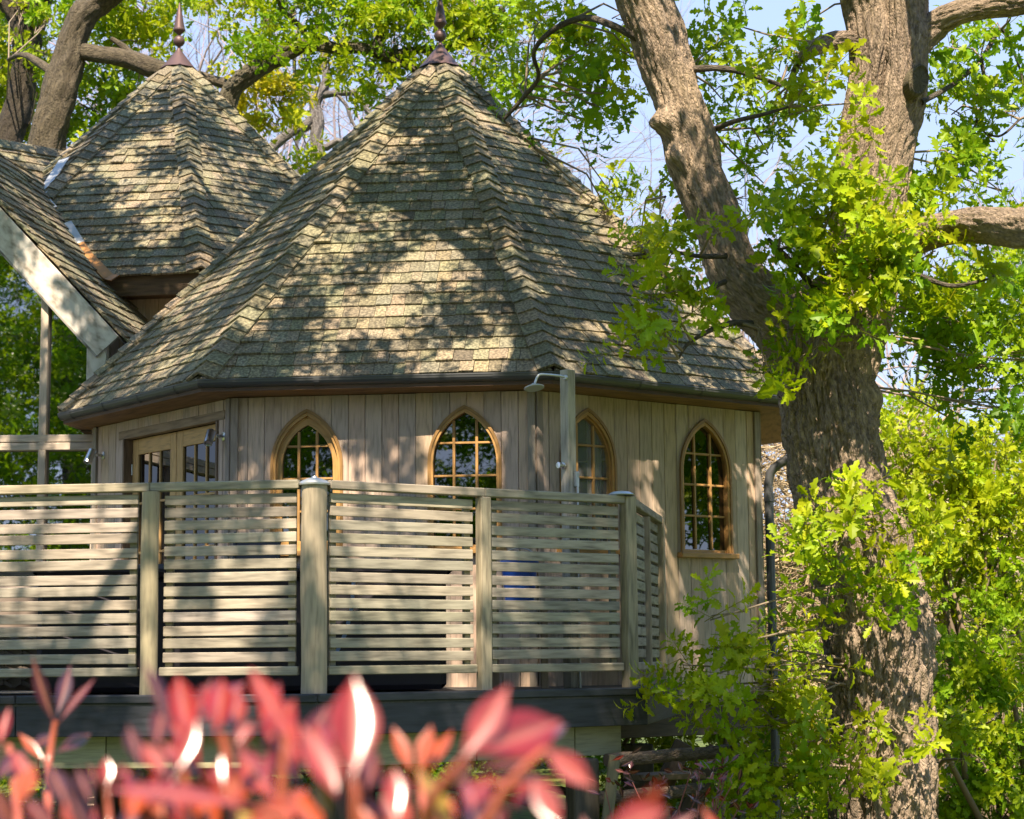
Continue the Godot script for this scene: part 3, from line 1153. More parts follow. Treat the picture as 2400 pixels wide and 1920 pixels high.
# a flat board along a sloping line, given by its top edge
func ribbon(s: Solid, pts: Array, width: float, out: Vector3, col: Color) -> void:
	for i in pts.size() - 1:
		var a: Vector3 = pts[i]
		var b: Vector3 = pts[i + 1]
		var across := (b - a).cross(out).normalized() * width * 0.5
		s.quad(a - across, b - across, b + across, a + across, col, Vector2(), Vector2(1, 0), Vector2(1, 1), Vector2(0, 1), out)
		s.quad(a - across - out * 0.012, b - across - out * 0.012, b + across - out * 0.012, a + across - out * 0.012, col, Vector2(), Vector2(1, 0), Vector2(1, 1), Vector2(0, 1), -out)
		for e in [-1.0, 1.0]:
			s.quad(a + across * e, b + across * e, b + across * e - out * 0.012, a + across * e - out * 0.012, col, Vector2(), Vector2(), Vector2(), Vector2(), across * e)


func build_glazed_wing() -> void:
	var h := thing("glazed_wing", "glazed gable wing with pale sloping bargeboard and tall reflecting panes, beside the cabin's left end", "glazed gable", Vector3(-5.0, DECK_Y, -17.5))
	var u := Vector3(0.176, 0, -0.984)
	var up := Vector3(-0.66, 0.742, -0.118)
	var out := Vector3(0.7305, 0.6705, 0.1306)
	var o := Vector3(-3.398, 4.406, -16.6) - up * 0.5
	var slope := 3.3
	var deck := Solid.new()
	var e0 := o - out * 0.01 - u * 0.02
	deck.quad(e0, e0 + u * 3.4, e0 + u * 3.4 + up * slope, e0 + up * slope - u * 0.1 * slope, Color(0.12, 0.1, 0.08), Vector2(), Vector2(3, 0), Vector2(3, 3), Vector2(0, 3), out)
	# the far slope of the gable
	var ridge := o + up * slope
	var up2 := Vector3(0.72, 0.69, 0.0).normalized()
	up2 = (up2 - u * up2.dot(u)).normalized()
	var o2 := ridge - up2 * slope
	deck.quad(o2, o2 + u * 3.4, ridge + u * 3.4, ridge, Color(0.12, 0.1, 0.08), Vector2(), Vector2(3, 0), Vector2(3, 3), Vector2(0, 3), Vector3(-0.7, 0.7, 0))
	var roof := part("roof", deck, M.dark_wood, h)
	var rest := Solid.new()
	var count := [240]
	var pick := func(p: Vector3) -> Node3D:
		if p.x < -5.2:
			return null
		count[0] -= 1
		return roof if count[0] >= 0 else null
	shingle_plane(o, u, up, slope, func(s: float) -> Array: return [0.03 - 0.12 * s, 2.6], 0.139, pick, rest)
	shingle_plane(o2, -u, up2, slope, func(_s: float) -> Array: return [-3.3, -0.02], 0.139, func(_p: Vector3) -> Node3D: return null, rest)
	# the small roof that links gable and turret
	var r0 := Vector3(-6.6, 7.0, -19.16)
	var r1 := Vector3(-4.6, 7.0, -20.86)
	var rr := (r1 - r0).normalized()
	var ru := (Vector3(-0.647, 0, -0.763) * 0.68 + Vector3(0, 0.73, 0)).normalized()
	var ro := r0 - ru * 2.2
	var link := Solid.new()
	link.quad(ro, ro + rr * 2.7, ro + rr * 2.7 + ru * 2.2, r0, Color(0.1, 0.08, 0.06), Vector2(), Vector2(2, 0), Vector2(2, 2), Vector2(0, 2), rr.cross(ru))
	var lr := part("link_roof", link, M.dark_wood, h)
	shingle_plane(ro, rr, ru, 2.2, func(_s: float) -> Array: return [0.0, 2.64], 0.139, func(_p: Vector3) -> Node3D: return null, rest)
	for i in 9:
		var s := Solid.new()
		s.box(frame_of(rr, ru, r0 + rr * (0.15 + i * 0.28) + Vector3(0, 0.035, 0)), Vector3(0.27, 0.16, 0.03), shingle_tone(), 0.004, spot_off())
		part("ridge_shingle", s, M.shingle, lr)
	part("shingle_courses", rest, M.shingle, roof, "stuff")
	var fl := Solid.new()
	ribbon(fl, [Vector3(-4.643, 6.79, -19.862), Vector3(-4.633, 6.165, -18.862)], 0.12, Vector3(-0.3, 0.68, 0.66).normalized(), Color.WHITE)
	ribbon(fl, [Vector3(-4.633, 6.165, -18.862), Vector3(-4.47, 5.985, -18.671)], 0.1, Vector3(0.1, 0.68, 0.72).normalized(), Color.WHITE)
	ribbon(fl, [Vector3(-4.281, 5.785, -18.44), Vector3(-4.1, 5.53, -18.2)], 0.11, Vector3(-0.1, 0.68, 0.72).normalized(), Color.WHITE)
	part("lead_flashing", fl, M.lead, roof)
	var ru2 := Solid.new()
	ribbon(ru2, [Vector3(-4.1, 5.53, -18.2), Vector3(-3.97, 5.37, -18.02), Vector3(-3.72, 5.12, -17.76), Vector3(-3.64, 5.09, -17.68)], 0.1, Vector3(-0.1, 0.68, 0.72).normalized(), Color.WHITE)
	part("copper_flashing", ru2, M.rust, roof)
	# bargeboard and its mirror
	var d1 := Vector3(1.03, -1.123, 0).normalized()
	var pa := Vector3(-3.36, 4.36, -16.56)
	var rdg := ridge
	for k in 2:
		var b := Solid.new()
		var p0 := pa if k == 0 else Vector3(2.0 * rdg.x - pa.x, pa.y, -16.56)
		var p1 := Vector3(rdg.x, pa.y + (pa.x - rdg.x) * 1.09, -16.56)
		var run := (p1 - p0).normalized()
		var down := Vector3(run.y, -run.x, 0) if run.x > 0 else Vector3(-run.y, run.x, 0)
		b.box(frame_of(run, -down, (p0 + p1) * 0.5 + down * 0.135), Vector3(p0.distance_to(p1), 0.25, 0.045), Color.WHITE, 0.004)
		b.box(frame_of(run, -down, (p0 + p1) * 0.5 + down * 0.266 + Vector3(0, 0, -0.004)), Vector3(p0.distance_to(p1), 0.02, 0.06), Color(0.5, 0.5, 0.5), 0.003)
		part("bargeboard", b, M.white_board, h)
	# posts, transoms and panes of the glass front
	var zf := -16.66
	var tan_top := func(x: float) -> float: return pa.y + (pa.x - maxf(x, 2.0 * rdg.x - x)) * 1.09 - 0.25
	var wood := Color(0.6, 0.5, 0.4)
	for x in [-5.2, -4.02, -3.53]:
		var s := Solid.new()
		var wide := 0.066 if x > -5.0 and x < -3.9 else 0.13
		var t: float = tan_top.call(x)
		s.box(frame_of(Vector3.RIGHT, Vector3.UP, Vector3(x, (1.3 + t) * 0.5, zf)), Vector3(wide, t - 1.3, 0.12), wood, 0.005, spot_off())
		part("mullion", s, M.weathered_wood, h)
	var pw := Solid.new()
	pw.box(Transform3D(Basis(), Vector3(-3.56, 4.0, zf + 0.075)), Vector3(0.17, 0.75, 0.03), Color.WHITE, 0.004)
	part("white_post", pw, M.white_board, h)
	for y in [3.416, 3.485]:
		var s := Solid.new()
		s.box(frame_of(Vector3.RIGHT, Vector3.UP, Vector3(-4.95, y, zf + 0.012)), Vector3(2.84, 0.064, 0.1), wood, 0.005, spot_off())
		part("transom", s, M.weathered_wood, h)
	for bay in [[-6.4, -5.26], [-5.14, -4.05], [-3.985, -3.59]]:
		for k in 2:
			var s := Solid.new()
			var lo := 1.35 if k == 0 else 3.5
			var t0: float = 3.4 if k == 0 else tan_top.call(bay[0]) + 0.1
			var t1: float = 3.4 if k == 0 else tan_top.call(bay[1]) + 0.1
			s.slab(Vector3(0, 0, zf), Vector3.RIGHT, Vector3.UP, Vector3.BACK, PackedVector2Array([Vector2(bay[0], lo), Vector2(bay[1], lo), Vector2(bay[1], t1), Vector2(bay[0], t0)]), -0.02, -0.008, Color.WHITE)
			part("pane", s, M.big_glass, h)
	var inner := Solid.new()
	inner.box(Transform3D(Basis(), Vector3(-5.0, 2.6, -18.4)), Vector3(3.2, 2.6, 0.1), Color.WHITE)
	inner.box(Transform3D(Basis(), Vector3(-6.6, 2.6, -17.6)), Vector3(0.1, 2.6, 1.6), Color.WHITE)
	part("inner_lining", inner, M.dark_room, h)


# ---------------------------------------------------------------- deck and fence
const FENCE := [Vector3(-6.5, 0, -12.193), Vector3(-2.152, 0, -11.627), Vector3(-1.17, 0, -11.5), Vector3(-0.197, 0, -12.197), Vector3(0.744, 0, -12.872), Vector3(0.93, 0, -13.92), Vector3(1.09, 0, -14.82)]


func cross_lines(p: Vector3, d: Vector3, q: Vector3, e: Vector3) -> Vector3:
	var t := ((q.x - p.x) * e.z - (q.z - p.z) * e.x) / (d.x * e.z - d.z * e.x)
	return p + d * t


func deck_line(off: float) -> Array:
	var runs := [[FENCE[0], FENCE[2]], [FENCE[2], FENCE[4]], [FENCE[4], FENCE[6]]]
	var lines := []
	for r in runs:
		var d: Vector3 = (r[1] - r[0]).normalized()
		lines.append([r[0] + d.cross(Vector3.UP) * off, d])
	return [lines[0][0], cross_lines(lines[0][0], lines[0][1], lines[1][0], lines[1][1]), cross_lines(lines[1][0], lines[1][1], lines[2][0], lines[2][1]), lines[2][0] + lines[2][1] * (2.1 + off)]


func build_deck() -> void:
	var d := thing("raised_deck", "raised timber deck with black edge boards under the slatted fence", "deck", Vector3(-1.2, 0, -13.0))
	var edge := deck_line(0.13)
	var top := Solid.new()
	var hub := Vector3(-1.6, 0, -14.6)
	var pts := [edge[0], edge[1], edge[2], edge[3], Vector3(0.2, 0, -15.6), Vector3(-3.0, 0, -16.2), Vector3(-6.5, 0, -16.4)]
	var flat := PackedVector2Array()
	for p in pts:
		flat.append(Vector2(p.x, p.z))
	top.slab(Vector3(0, DECK_Y - 0.06, 0), Vector3.RIGHT, Vector3.BACK, Vector3.UP, flat, 0.0, 0.05, Color(0.07, 0.065, 0.06))
	part("deck_floor", top, M.dark_wood, d)
	for i in 3:
		var a: Vector3 = edge[i]
		var b: Vector3 = edge[i + 1]
		var r := (b - a).normalized()
		var out := r.cross(Vector3.UP)
		var cuts := maxi(1, int(round(a.distance_to(b) / 1.9)))
		for j in cuts:
			var p := a.lerp(b, float(j) / cuts)
			var q := a.lerp(b, float(j + 1) / cuts)
			var n := Solid.new()
			n.box(frame_of(r, Vector3.UP, (p + q) * 0.5 + Vector3(0, DECK_Y - 0.024 + rng.randf_range(-0.001, 0.001), 0) - out * 0.062), Vector3(p.distance_to(q) - 0.003, 0.052, 0.15), vary(Color(0.04, 0.044, 0.053), 0.12, 0.02), 0.008, spot_off())
			part("nosing", n, M.black_board, d)
			var f := Solid.new()
			f.box(frame_of(r, Vector3.UP, (p + q) * 0.5 + Vector3(0, DECK_Y - 0.145, 0) - out * (0.016 + rng.randf() * 0.002)), Vector3(p.distance_to(q) - 0.004, 0.186, 0.03), vary(Color(0.035, 0.039, 0.048), 0.15, 0.02), 0.004, spot_off())
			part("fascia", f, M.black_board, d)
	var inset := deck_line(-0.01)
	for i in 2:
		var a: Vector3 = inset[i]
		var b: Vector3 = inset[i + 1]
		if i == 1:
			b = a.lerp(b, 0.97)
		var r := (b - a).normalized()
		var length := a.distance_to(b)
		var n := int(length / 0.42) + 1
		for j in n:
			var s := Solid.new()
			var w := length / n
			s.box(frame_of(r, Vector3.UP, a + r * (w * (j + 0.5)) + Vector3(0, 1.085, 0)), Vector3(w - 0.006, 0.235, 0.05), vary(Color(0.34, 0.32, 0.19), 0.16), 0.004, spot_off())
			part("skirt_board", s, M.weathered_wood, d)
	for p in [Vector3(0.42, 0, -12.42), Vector3(-1.1, 0, -11.95), Vector3(-2.7, 0, -12.1), Vector3(-4.4, 0, -12.3), Vector3(0.9, 0, -14.4), Vector3(-1.1, 0, -14.2), Vector3(-3.0, 0, -14.6)]:
		var s := Solid.new()
		s.box(Transform3D(Basis(Vector3.UP, 0.3), p + Vector3(0, 0.48, 0)), Vector3(0.17, 0.97, 0.17), Color(0.085, 0.07, 0.05), 0.01, spot_off())
		part("support_post", s, M.dark_wood, d)
	for k in [[Vector3(0.62, 0.99, -12.3), Vector3(0.5, 0.1, -12.28), 0.07, Color(0.17, 0.15, 0.09)], [Vector3(1.16, 1.0, -13.6), Vector3(0.72, 0.2, -13.3), 0.13, Color(0.14, 0.1, 0.075)], [Vector3(1.42, 0.95, -13.9), Vector3(0.98, 0.15, -13.6), 0.12, Color(0.1, 0.075, 0.055)]]:
		var a: Vector3 = k[0]
		var b: Vector3 = k[1]
		var s := Solid.new()
		var y := (a - b).normalized()
		var x := y.cross(Vector3.BACK).normalized()
		s.box(frame_of(x, y, (a + b) * 0.5), Vector3(k[2], a.distance_to(b), 0.06), k[3], 0.006, spot_off())
		part("brace", s, M.weathered_wood, d)
	for k in [[Vector3(0.58, 0.945, -12.55), Vector3(1.5, 0.975, -13.1), 0.042], [Vector3(0.5, 0.71, -12.5), Vector3(1.22, 0.735, -12.9), 0.042]]:
		var pts4 := []
		for j in 9:
			var p: Vector3 = (k[0] as Vector3).lerp(k[1], j / 8.0)
			pts4.append(Vector4(p.x, p.y + 0.004 * sin(j * 2.0), p.z, float(k[2]) * (1.0 + 0.06 * sin(j * 3.1))))
		var s := Solid.new()
		s.tube(pts4, 12, Color(0.27, 0.2, 0.15))
		part("log", s, M.far_bark, d)
	var tread := Solid.new()
	tread.box(Transform3D(Basis(Vector3.UP, 0.5), Vector3(1.0, 0.8, -13.3)), Vector3(0.5, 0.04, 0.26), Color(0.3, 0.22, 0.17), 0.005)
	part("stair_tread", tread, M.weathered_wood, d)


const SLAT_TONE := Color(0.44, 0.38, 0.315)


func build_fence() -> void:
	var f := thing("slatted_fence", "weathered horizontal-slat fence round the deck edge, green with algae on its right half", "fence", Vector3(-1.17, DECK_Y, -11.5))
	var panels := [[0, 1, 0.0, 0.062, 1.0], [1, 2, 0.062, 0.085, 1.0], [2, 3, 0.085, 0.05, 0.0], [3, 4, 0.05, 0.05, 0.1], [4, 5, 0.04, 0.02, -0.6], [5, 6, 0.02, 0.0, -0.6]]
	for k in panels:
		var a: Vector3 = FENCE[k[0]]
		var b: Vector3 = FENCE[k[1]]
		var r := (b - a).normalized()
		var out := r.cross(Vector3.UP)
		var length := a.distance_to(b)
		var x0: float = k[2] + 0.02
		var x1: float = length - k[3] - 0.02
		for j in 13:
			var s := Solid.new()
			var y := RAIL_Y - 0.0747 - 0.0278 - j * 0.0775
			var tone := SLAT_TONE.lerp(Color(0.36, 0.335, 0.25), clampf(0.55 - 0.45 * float(k[4]) + rng.randf_range(-0.15, 0.15), 0.0, 1.0))
			var tilt := rng.randf_range(-0.004, 0.004)
			s.box(frame_of((r + Vector3(0, tilt, 0)).normalized(), Vector3(-tilt * r.x, 1, -tilt * r.z).normalized(), a + r * ((x0 + x1) * 0.5) + Vector3(0, y + rng.randf_range(-0.004, 0.004), 0) + out * rng.randf_range(-0.002, 0.002)), Vector3(x1 - x0, 0.0585, 0.02), vary(tone, 0.17), 0.003, spot_off())
			part("slat", s, M.fence_wood, f)
		for y in [[RAIL_Y - 0.0265, 0.053, 0.07, 0.012], [RAIL_Y - 1.117, 0.052, 0.045, 0.006]]:
			var s := Solid.new()
			var wide: float = y[2]
			var p0 := 0.0 if y[1] > 0.0525 and k[0] != 2 else x0 - 0.02
			var p1 := length if y[1] > 0.0525 and k[1] != 2 else x1 + 0.02
			s.box(frame_of(r, Vector3.UP, a + r * ((p0 + p1) * 0.5) + Vector3(0, y[0], 0) + out * y[3]), Vector3(p1 - p0 - 0.003, y[1], wide), vary(SLAT_TONE.lerp(Color(0.33, 0.3, 0.19), 0.4), 0.08), 0.005, spot_off())
			part("rail", s, M.fence_wood, f)
		for x in [x0 + 0.03, x1 - 0.03]:
			var s := Solid.new()
			s.box(frame_of(r, Vector3.UP, a + r * x + Vector3(0, RAIL_Y - 0.6, 0) - out * 0.026), Vector3(0.045, 1.02, 0.03), vary(Color(0.25, 0.23, 0.15), 0.1), 0.003, spot_off())
			part("batten", s, M.fence_wood, f)
	# posts
	for k in [[FENCE[2], 0.077, RAIL_Y - 0.022, true, Color(0.44, 0.365, 0.26)], [FENCE[1] + Vector3(0, 0, 0.035), 0.052, RAIL_Y - 0.056, false, Color(0.4, 0.345, 0.22)]]:
		var p: Vector3 = k[0]
		var r: float = k[1]
		var pts := []
		var y := DECK_Y - 0.03
		while y < k[2]:
			pts.append(Vector4(p.x + 0.003 * sin(y * 5.0), y, p.z, r * (1.0 + 0.02 * sin(y * 7.0))))
			y += 0.1
		pts.append(Vector4(p.x, k[2], p.z, r))
		var s := Solid.new()
		s.tube(pts, 22, k[4])
		var po := part("post", s, M.round_wood, f)
		if k[3]:
			var c := Solid.new()
			c.lathe(Transform3D(Basis(), Vector3(p.x, k[2] - 0.012, p.z)), PackedVector2Array([Vector2(0.083, 0), Vector2(0.092, 0.003), Vector2(0.093, 0.012), Vector2(0.08, 0.026), Vector2(0.045, 0.042), Vector2(0.018, 0.047), Vector2(0.014, 0.056), Vector2(0, 0.058)]), 24, Color.WHITE)
			part("post_cap", c, M.galvanised, po)
	for k in [[FENCE[3], 0.08, 0.07, RAIL_Y - 0.055], [FENCE[4], 0.085, 0.085, RAIL_Y - 0.002], [FENCE[5], 0.05, 0.05, RAIL_Y - 0.06], [FENCE[6], 0.07, 0.07, RAIL_Y - 0.02]]:
		var p: Vector3 = k[0]
		var d: Vector3 = (FENCE[4] - FENCE[2]).normalized()
		if p.z < -13.0:
			d = (FENCE[6] - FENCE[4]).normalized()
		var out := d.cross(Vector3.UP)
		var s := Solid.new()
		s.box(frame_of(d, Vector3.UP, Vector3(p.x, (DECK_Y - 0.02 + k[3]) * 0.5, p.z) + out * 0.022), Vector3(k[1], k[3] - DECK_Y + 0.02, k[2]), vary(Color(0.42, 0.35, 0.25), 0.06), 0.007, spot_off())
		var po := part("post", s, M.fence_wood, f)
		if k[0] == FENCE[4]:
			var c := Solid.new()
			c.lathe(Transform3D(Basis(), Vector3(p.x - 0.03, k[3] + 0.003, p.z + 0.03)), PackedVector2Array([Vector2(0.085, 0), Vector2(0.09, 0.006), Vector2(0.06, 0.024), Vector2(0, 0.032)]), 20, Color.WHITE)
			part("post_cap", c, M.galvanised, po)


func build_shower() -> void:
	var p := Vector3(0.375, 0, -13.0)
	var t := thing("outdoor_shower", "tall grey timber shower post with round metal head, standing before the cabin", "outdoor shower", p + Vector3(0, DECK_Y, 0))
	var top := 3.508
	var s := Solid.new()
	s.box(Transform3D(Basis(Vector3.UP, PI / 4 + 0.02), p + Vector3(0, (DECK_Y + top) * 0.5, 0)), Vector3(0.075, top - DECK_Y, 0.075), Color(0.47, 0.43, 0.35), 0.004, Vector2(1, 2))
	part("shower_post", s, M.fence_wood, t)
	var a := Solid.new()
	var path := smooth_path([Vector4(p.x - 0.01, 3.452, p.z + 0.045, 0.0085), Vector4(p.x - 0.06, 3.462, p.z + 0.06, 0.0085), Vector4(p.x - 0.17, 3.468, p.z + 0.09, 0.0085), Vector4(p.x - 0.198, 3.458, p.z + 0.1, 0.0085), Vector4(p.x - 0.212, 3.43, p.z + 0.104, 0.0085), Vector4(p.x - 0.222, 3.4, p.z + 0.108, 0.0085)], 0.012)
	a.tube(path, 10, Color.WHITE)
	a.lathe(Transform3D(Basis(Quaternion(Vector3.UP, Vector3(-0.6, 0.05, 0.75).normalized())), Vector3(p.x - 0.012, 3.452, p.z + 0.04)), PackedVector2Array([Vector2(0, 0), Vector2(0.019, 0), Vector2(0.019, 0.006), Vector2(0.012, 0.014), Vector2(0, 0.015)]), 16, Color.WHITE)
	part("shower_arm", a, M.galvanised, t)
	var hd := Solid.new()
	var dir := Vector3(-0.12, 0.97, -0.2).normalized()
	hd.lathe(Transform3D(Basis(Quaternion(Vector3.UP, dir)), Vector3(p.x - 0.226, 3.372, p.z + 0.11)), PackedVector2Array([Vector2(0, -0.004), Vector2(0.06, -0.004), Vector2(0.067, 0.0), Vector2(0.067, 0.006), Vector2(0.055, 0.012), Vector2(0.016, 0.02), Vector2(0.013, 0.034), Vector2(0, 0.035)]), 28, Color.WHITE)
	part("shower_head", hd, M.lead, t)
	var k := Solid.new()
	var at := Vector3(p.x - 0.03, 2.86, p.z + 0.03)
	var o := Vector3(-0.75, 0.02, 0.66).normalized()
	k.lathe(Transform3D(Basis(Quaternion(Vector3.UP, o)), at), PackedVector2Array([Vector2(0, 0), Vector2(0.022, 0), Vector2(0.022, 0.012), Vector2(0.014, 0.016), Vector2(0.014, 0.034), Vector2(0.021, 0.036), Vector2(0.021, 0.056), Vector2(0, 0.058)]), 16, Color.WHITE)
	part("tap", k, M.steel, t)
	var pipe := Solid.new()
	pipe.tube([Vector4(p.x + 0.058, DECK_Y, p.z + 0.03, 0.008), Vector4(p.x + 0.058, 2.78, p.z + 0.03, 0.008)], 10, Color.WHITE)
	pipe.box(Transform3D(Basis(Vector3.UP, PI / 4), Vector3(p.x + 0.05, 2.77, p.z + 0.02)), Vector3(0.03, 0.1, 0.03), Color.WHITE, 0.003)
	part("water_pipe", pipe, M.galvanised, t)


func build_deck_things() -> void:
	var tub := thing("hot_tub", "dark navy covered hot tub behind the middle fence panels", "hot tub", Vector3(-1.5, DECK_Y, -12.9))
	var s := Solid.new()
	s.box(Transform3D(Basis(Vector3.UP, 0.12), Vector3(-1.75, DECK_Y + 0.36, -12.85)), Vector3(2.5, 0.7, 1.5), Color.WHITE, 0.03)
	part("tub_body", s, M.navy_vinyl, tub)
	var c := Solid.new()
	c.box(Transform3D(Basis(Vector3.UP, 0.12), Vector3(-1.75, DECK_Y + 0.75, -12.85)), Vector3(2.57, 0.08, 1.58), Color.WHITE, 0.03)
	part("tub_cover", c, M.navy_vinyl, tub)
	var bench := thing("rattan_sofa", "brown wicker sofa behind the left end of the slatted fence", "sofa", Vector3(-3.5, DECK_Y, -12.9))
	var w := Solid.new()
	w.box(Transform3D(Basis(), Vector3(-3.55, DECK_Y + 0.2, -12.75)), Vector3(1.5, 0.36, 0.7), Color.WHITE, 0.03)
	for i in 26:
		for j in 7:
			w.box(Transform3D(Basis(Vector3.BACK, 0.5 if (i + j) % 2 == 0 else -0.5), Vector3(-4.26 + i * 0.057, DECK_Y + 0.06 + j * 0.047, -12.39)), Vector3(0.06, 0.02, 0.014), Color.WHITE)
	part("seat", w, M.wicker, bench)
	var bk := Solid.new()
	bk.box(Transform3D(Basis(), Vector3(-3.55, DECK_Y + 0.5, -13.06)), Vector3(1.5, 0.42, 0.12), Color.WHITE, 0.03)
	part("backrest", bk, M.wicker, bench)
	var bu := thing("blue_bucket", "bright blue plastic bucket behind the right slatted panel, left of the shower post", "bucket", Vector3(0.04, DECK_Y + 0.55, -12.95))
	var stand := thing("wooden_stand", "small wooden stand carrying the blue bucket behind the right slatted panel", "stand", Vector3(0.04, DECK_Y, -12.95))
	var l := Solid.new()
	l.lathe(Transform3D(Basis(), Vector3(0.04, DECK_Y + 0.56, -12.95)), PackedVector2Array([Vector2(0, 0), Vector2(0.095, 0), Vector2(0.12, 0.26), Vector2(0.128, 0.262), Vector2(0.128, 0.275), Vector2(0.115, 0.276), Vector2(0.09, 0.02), Vector2(0, 0.02)]), 24, Color.WHITE)
	part("bucket_body", l, M.blue_plastic, bu)
	var hd := Solid.new()
	var arc := []
	for i in 13:
		var a := PI * i / 12
		arc.append(Vector4(0.04 + 0.127 * cos(a), DECK_Y + 0.82 + 0.1 * sin(a), -12.95, 0.004))
	hd.tube(arc, 6, Color.WHITE)
	part("handle", hd, M.steel, bu)
	for x in [-0.12, 0.2]:
		for z in [-13.08, -12.82]:
			var g := Solid.new()
			g.box(Transform3D(Basis(), Vector3(x, DECK_Y + 0.265, z)), Vector3(0.045, 0.53, 0.045), Color(0.38, 0.29, 0.2), 0.004, spot_off())
			part("leg", g, M.weathered_wood, stand)
	var tp := Solid.new()
	tp.box(Transform3D(Basis(), Vector3(0.04, DECK_Y + 0.543, -12.95)), Vector3(0.4, 0.026, 0.34), Color(0.4, 0.31, 0.21), 0.004, spot_off())
	part("top", tp, M.weathered_wood, stand)
	var ch := thing("folding_chair", "black folding chair behind the slats left of the round centre post", "chair", Vector3(-1.85, DECK_Y, -14.0))
	for x in [-2.02, -1.7]:
		var g := Solid.new()
		g.tube([Vector4(x, DECK_Y + 0.01, -13.8, 0.014), Vector4(x, DECK_Y + 0.5, -14.05, 0.014), Vector4(x, DECK_Y + 1.12, -14.22, 0.014)], 8, Color.WHITE)
		g.tube([Vector4(x + 0.02, DECK_Y + 0.01, -14.3, 0.014), Vector4(x + 0.02, DECK_Y + 0.5, -13.8, 0.014)], 8, Color.WHITE)
		part("leg", g, M.black_paint, ch)
	var seat := Solid.new()
	seat.box(Transform3D(Basis(), Vector3(-1.86, DECK_Y + 0.48, -13.95)), Vector3(0.34, 0.025, 0.4), Color.WHITE, 0.008)
	part("seat", seat, M.navy_vinyl, ch)
	var back := Solid.new()
	back.box(Transform3D(Basis(Vector3.RIGHT, -0.26), Vector3(-1.86, DECK_Y + 0.97, -14.19)), Vector3(0.34, 0.3, 0.02), Color.WHITE, 0.008)
	part("backrest", back, M.navy_vinyl, ch)
	var st := thing("blue_strap", "thin pale blue strap hanging behind the slats right of the round centre post", "strap", Vector3(-1.16, DECK_Y, -11.75))
	var q := Solid.new()
	var way := [Vector3(-1.13, DECK_Y + 0.02, -11.62), Vector3(-1.12, DECK_Y + 0.12, -11.64), Vector3(-1.07, DECK_Y + 0.2, -11.67), Vector3(-1.0, DECK_Y + 0.36, -11.72), Vector3(-0.97, DECK_Y + 0.5, -11.75), Vector3(-0.96, DECK_Y + 0.66, -11.78)]
	ribbon(q, way, 0.022, Vector3(0.2, 0.1, 1).normalized(), Color.WHITE)
	part("strap", q, M.sky_blue_strap, st)


# ---------------------------------------------------------------- plants
func canopy(tree: Node3D, lo: Vector3, hi: Vector3, tries: int, clump: float, gap: float, seed_at: int, edge := 0.0) -> void:
	var where := []
	for i in leaf_sprays.size():
		where.append([[], []])
	var field := noise(FastNoiseLite.TYPE_SIMPLEX_SMOOTH, clump, 3, seed_at)
	for i in tries:
		var p := Vector3(rng.randf_range(lo.x, hi.x), 0.0, rng.randf_range(lo.z, hi.z))
		p.y = rng.randf_range(lo.y, hi.y) - 0.36 * p.z
		var g := field.get_noise_2d(p.x, p.z)
		if g < gap + edge * maxf(0.0, p.x):
			continue
		var dir := Vector3(rng.randfn(), rng.randfn() * 0.5, rng.randfn()).normalized()
		var x := dir.cross(Vector3(rng.randfn(), rng.randfn(), rng.randfn())).normalized()
		var sc := rng.randf_range(0.9, 1.35)
		var f: int = rng.randi() % leaf_sprays.size()
		where[f][0].append(Transform3D(Basis(x, dir, x.cross(dir)).scaled_local(Vector3(sc, sc, sc)), p))
		where[f][1].append(vary(TONES[1 + rng.randi() % 2], 0.15, 0.07))
	for f in leaf_sprays.size():
		if where[f][0].is_empty():
			continue
		var mm := MultiMesh.new()
		mm.transform_format = MultiMesh.TRANSFORM_3D
		mm.use_colors = true
		mm.mesh = leaf_sprays[f]
		mm.instance_count = where[f][0].size()
		for i in mm.instance_count:
			mm.set_instance_transform(i, where[f][0][i])
			mm.set_instance_color(i, where[f][1][i])
		var o := MultiMeshInstance3D.new()
		o.name = "crown"
		o.multimesh = mm
		o.material_override = M.oak_leaf
		o.position = -origin(tree)
		o.set_meta("kind", "stuff")
		tree.add_child(o, true)


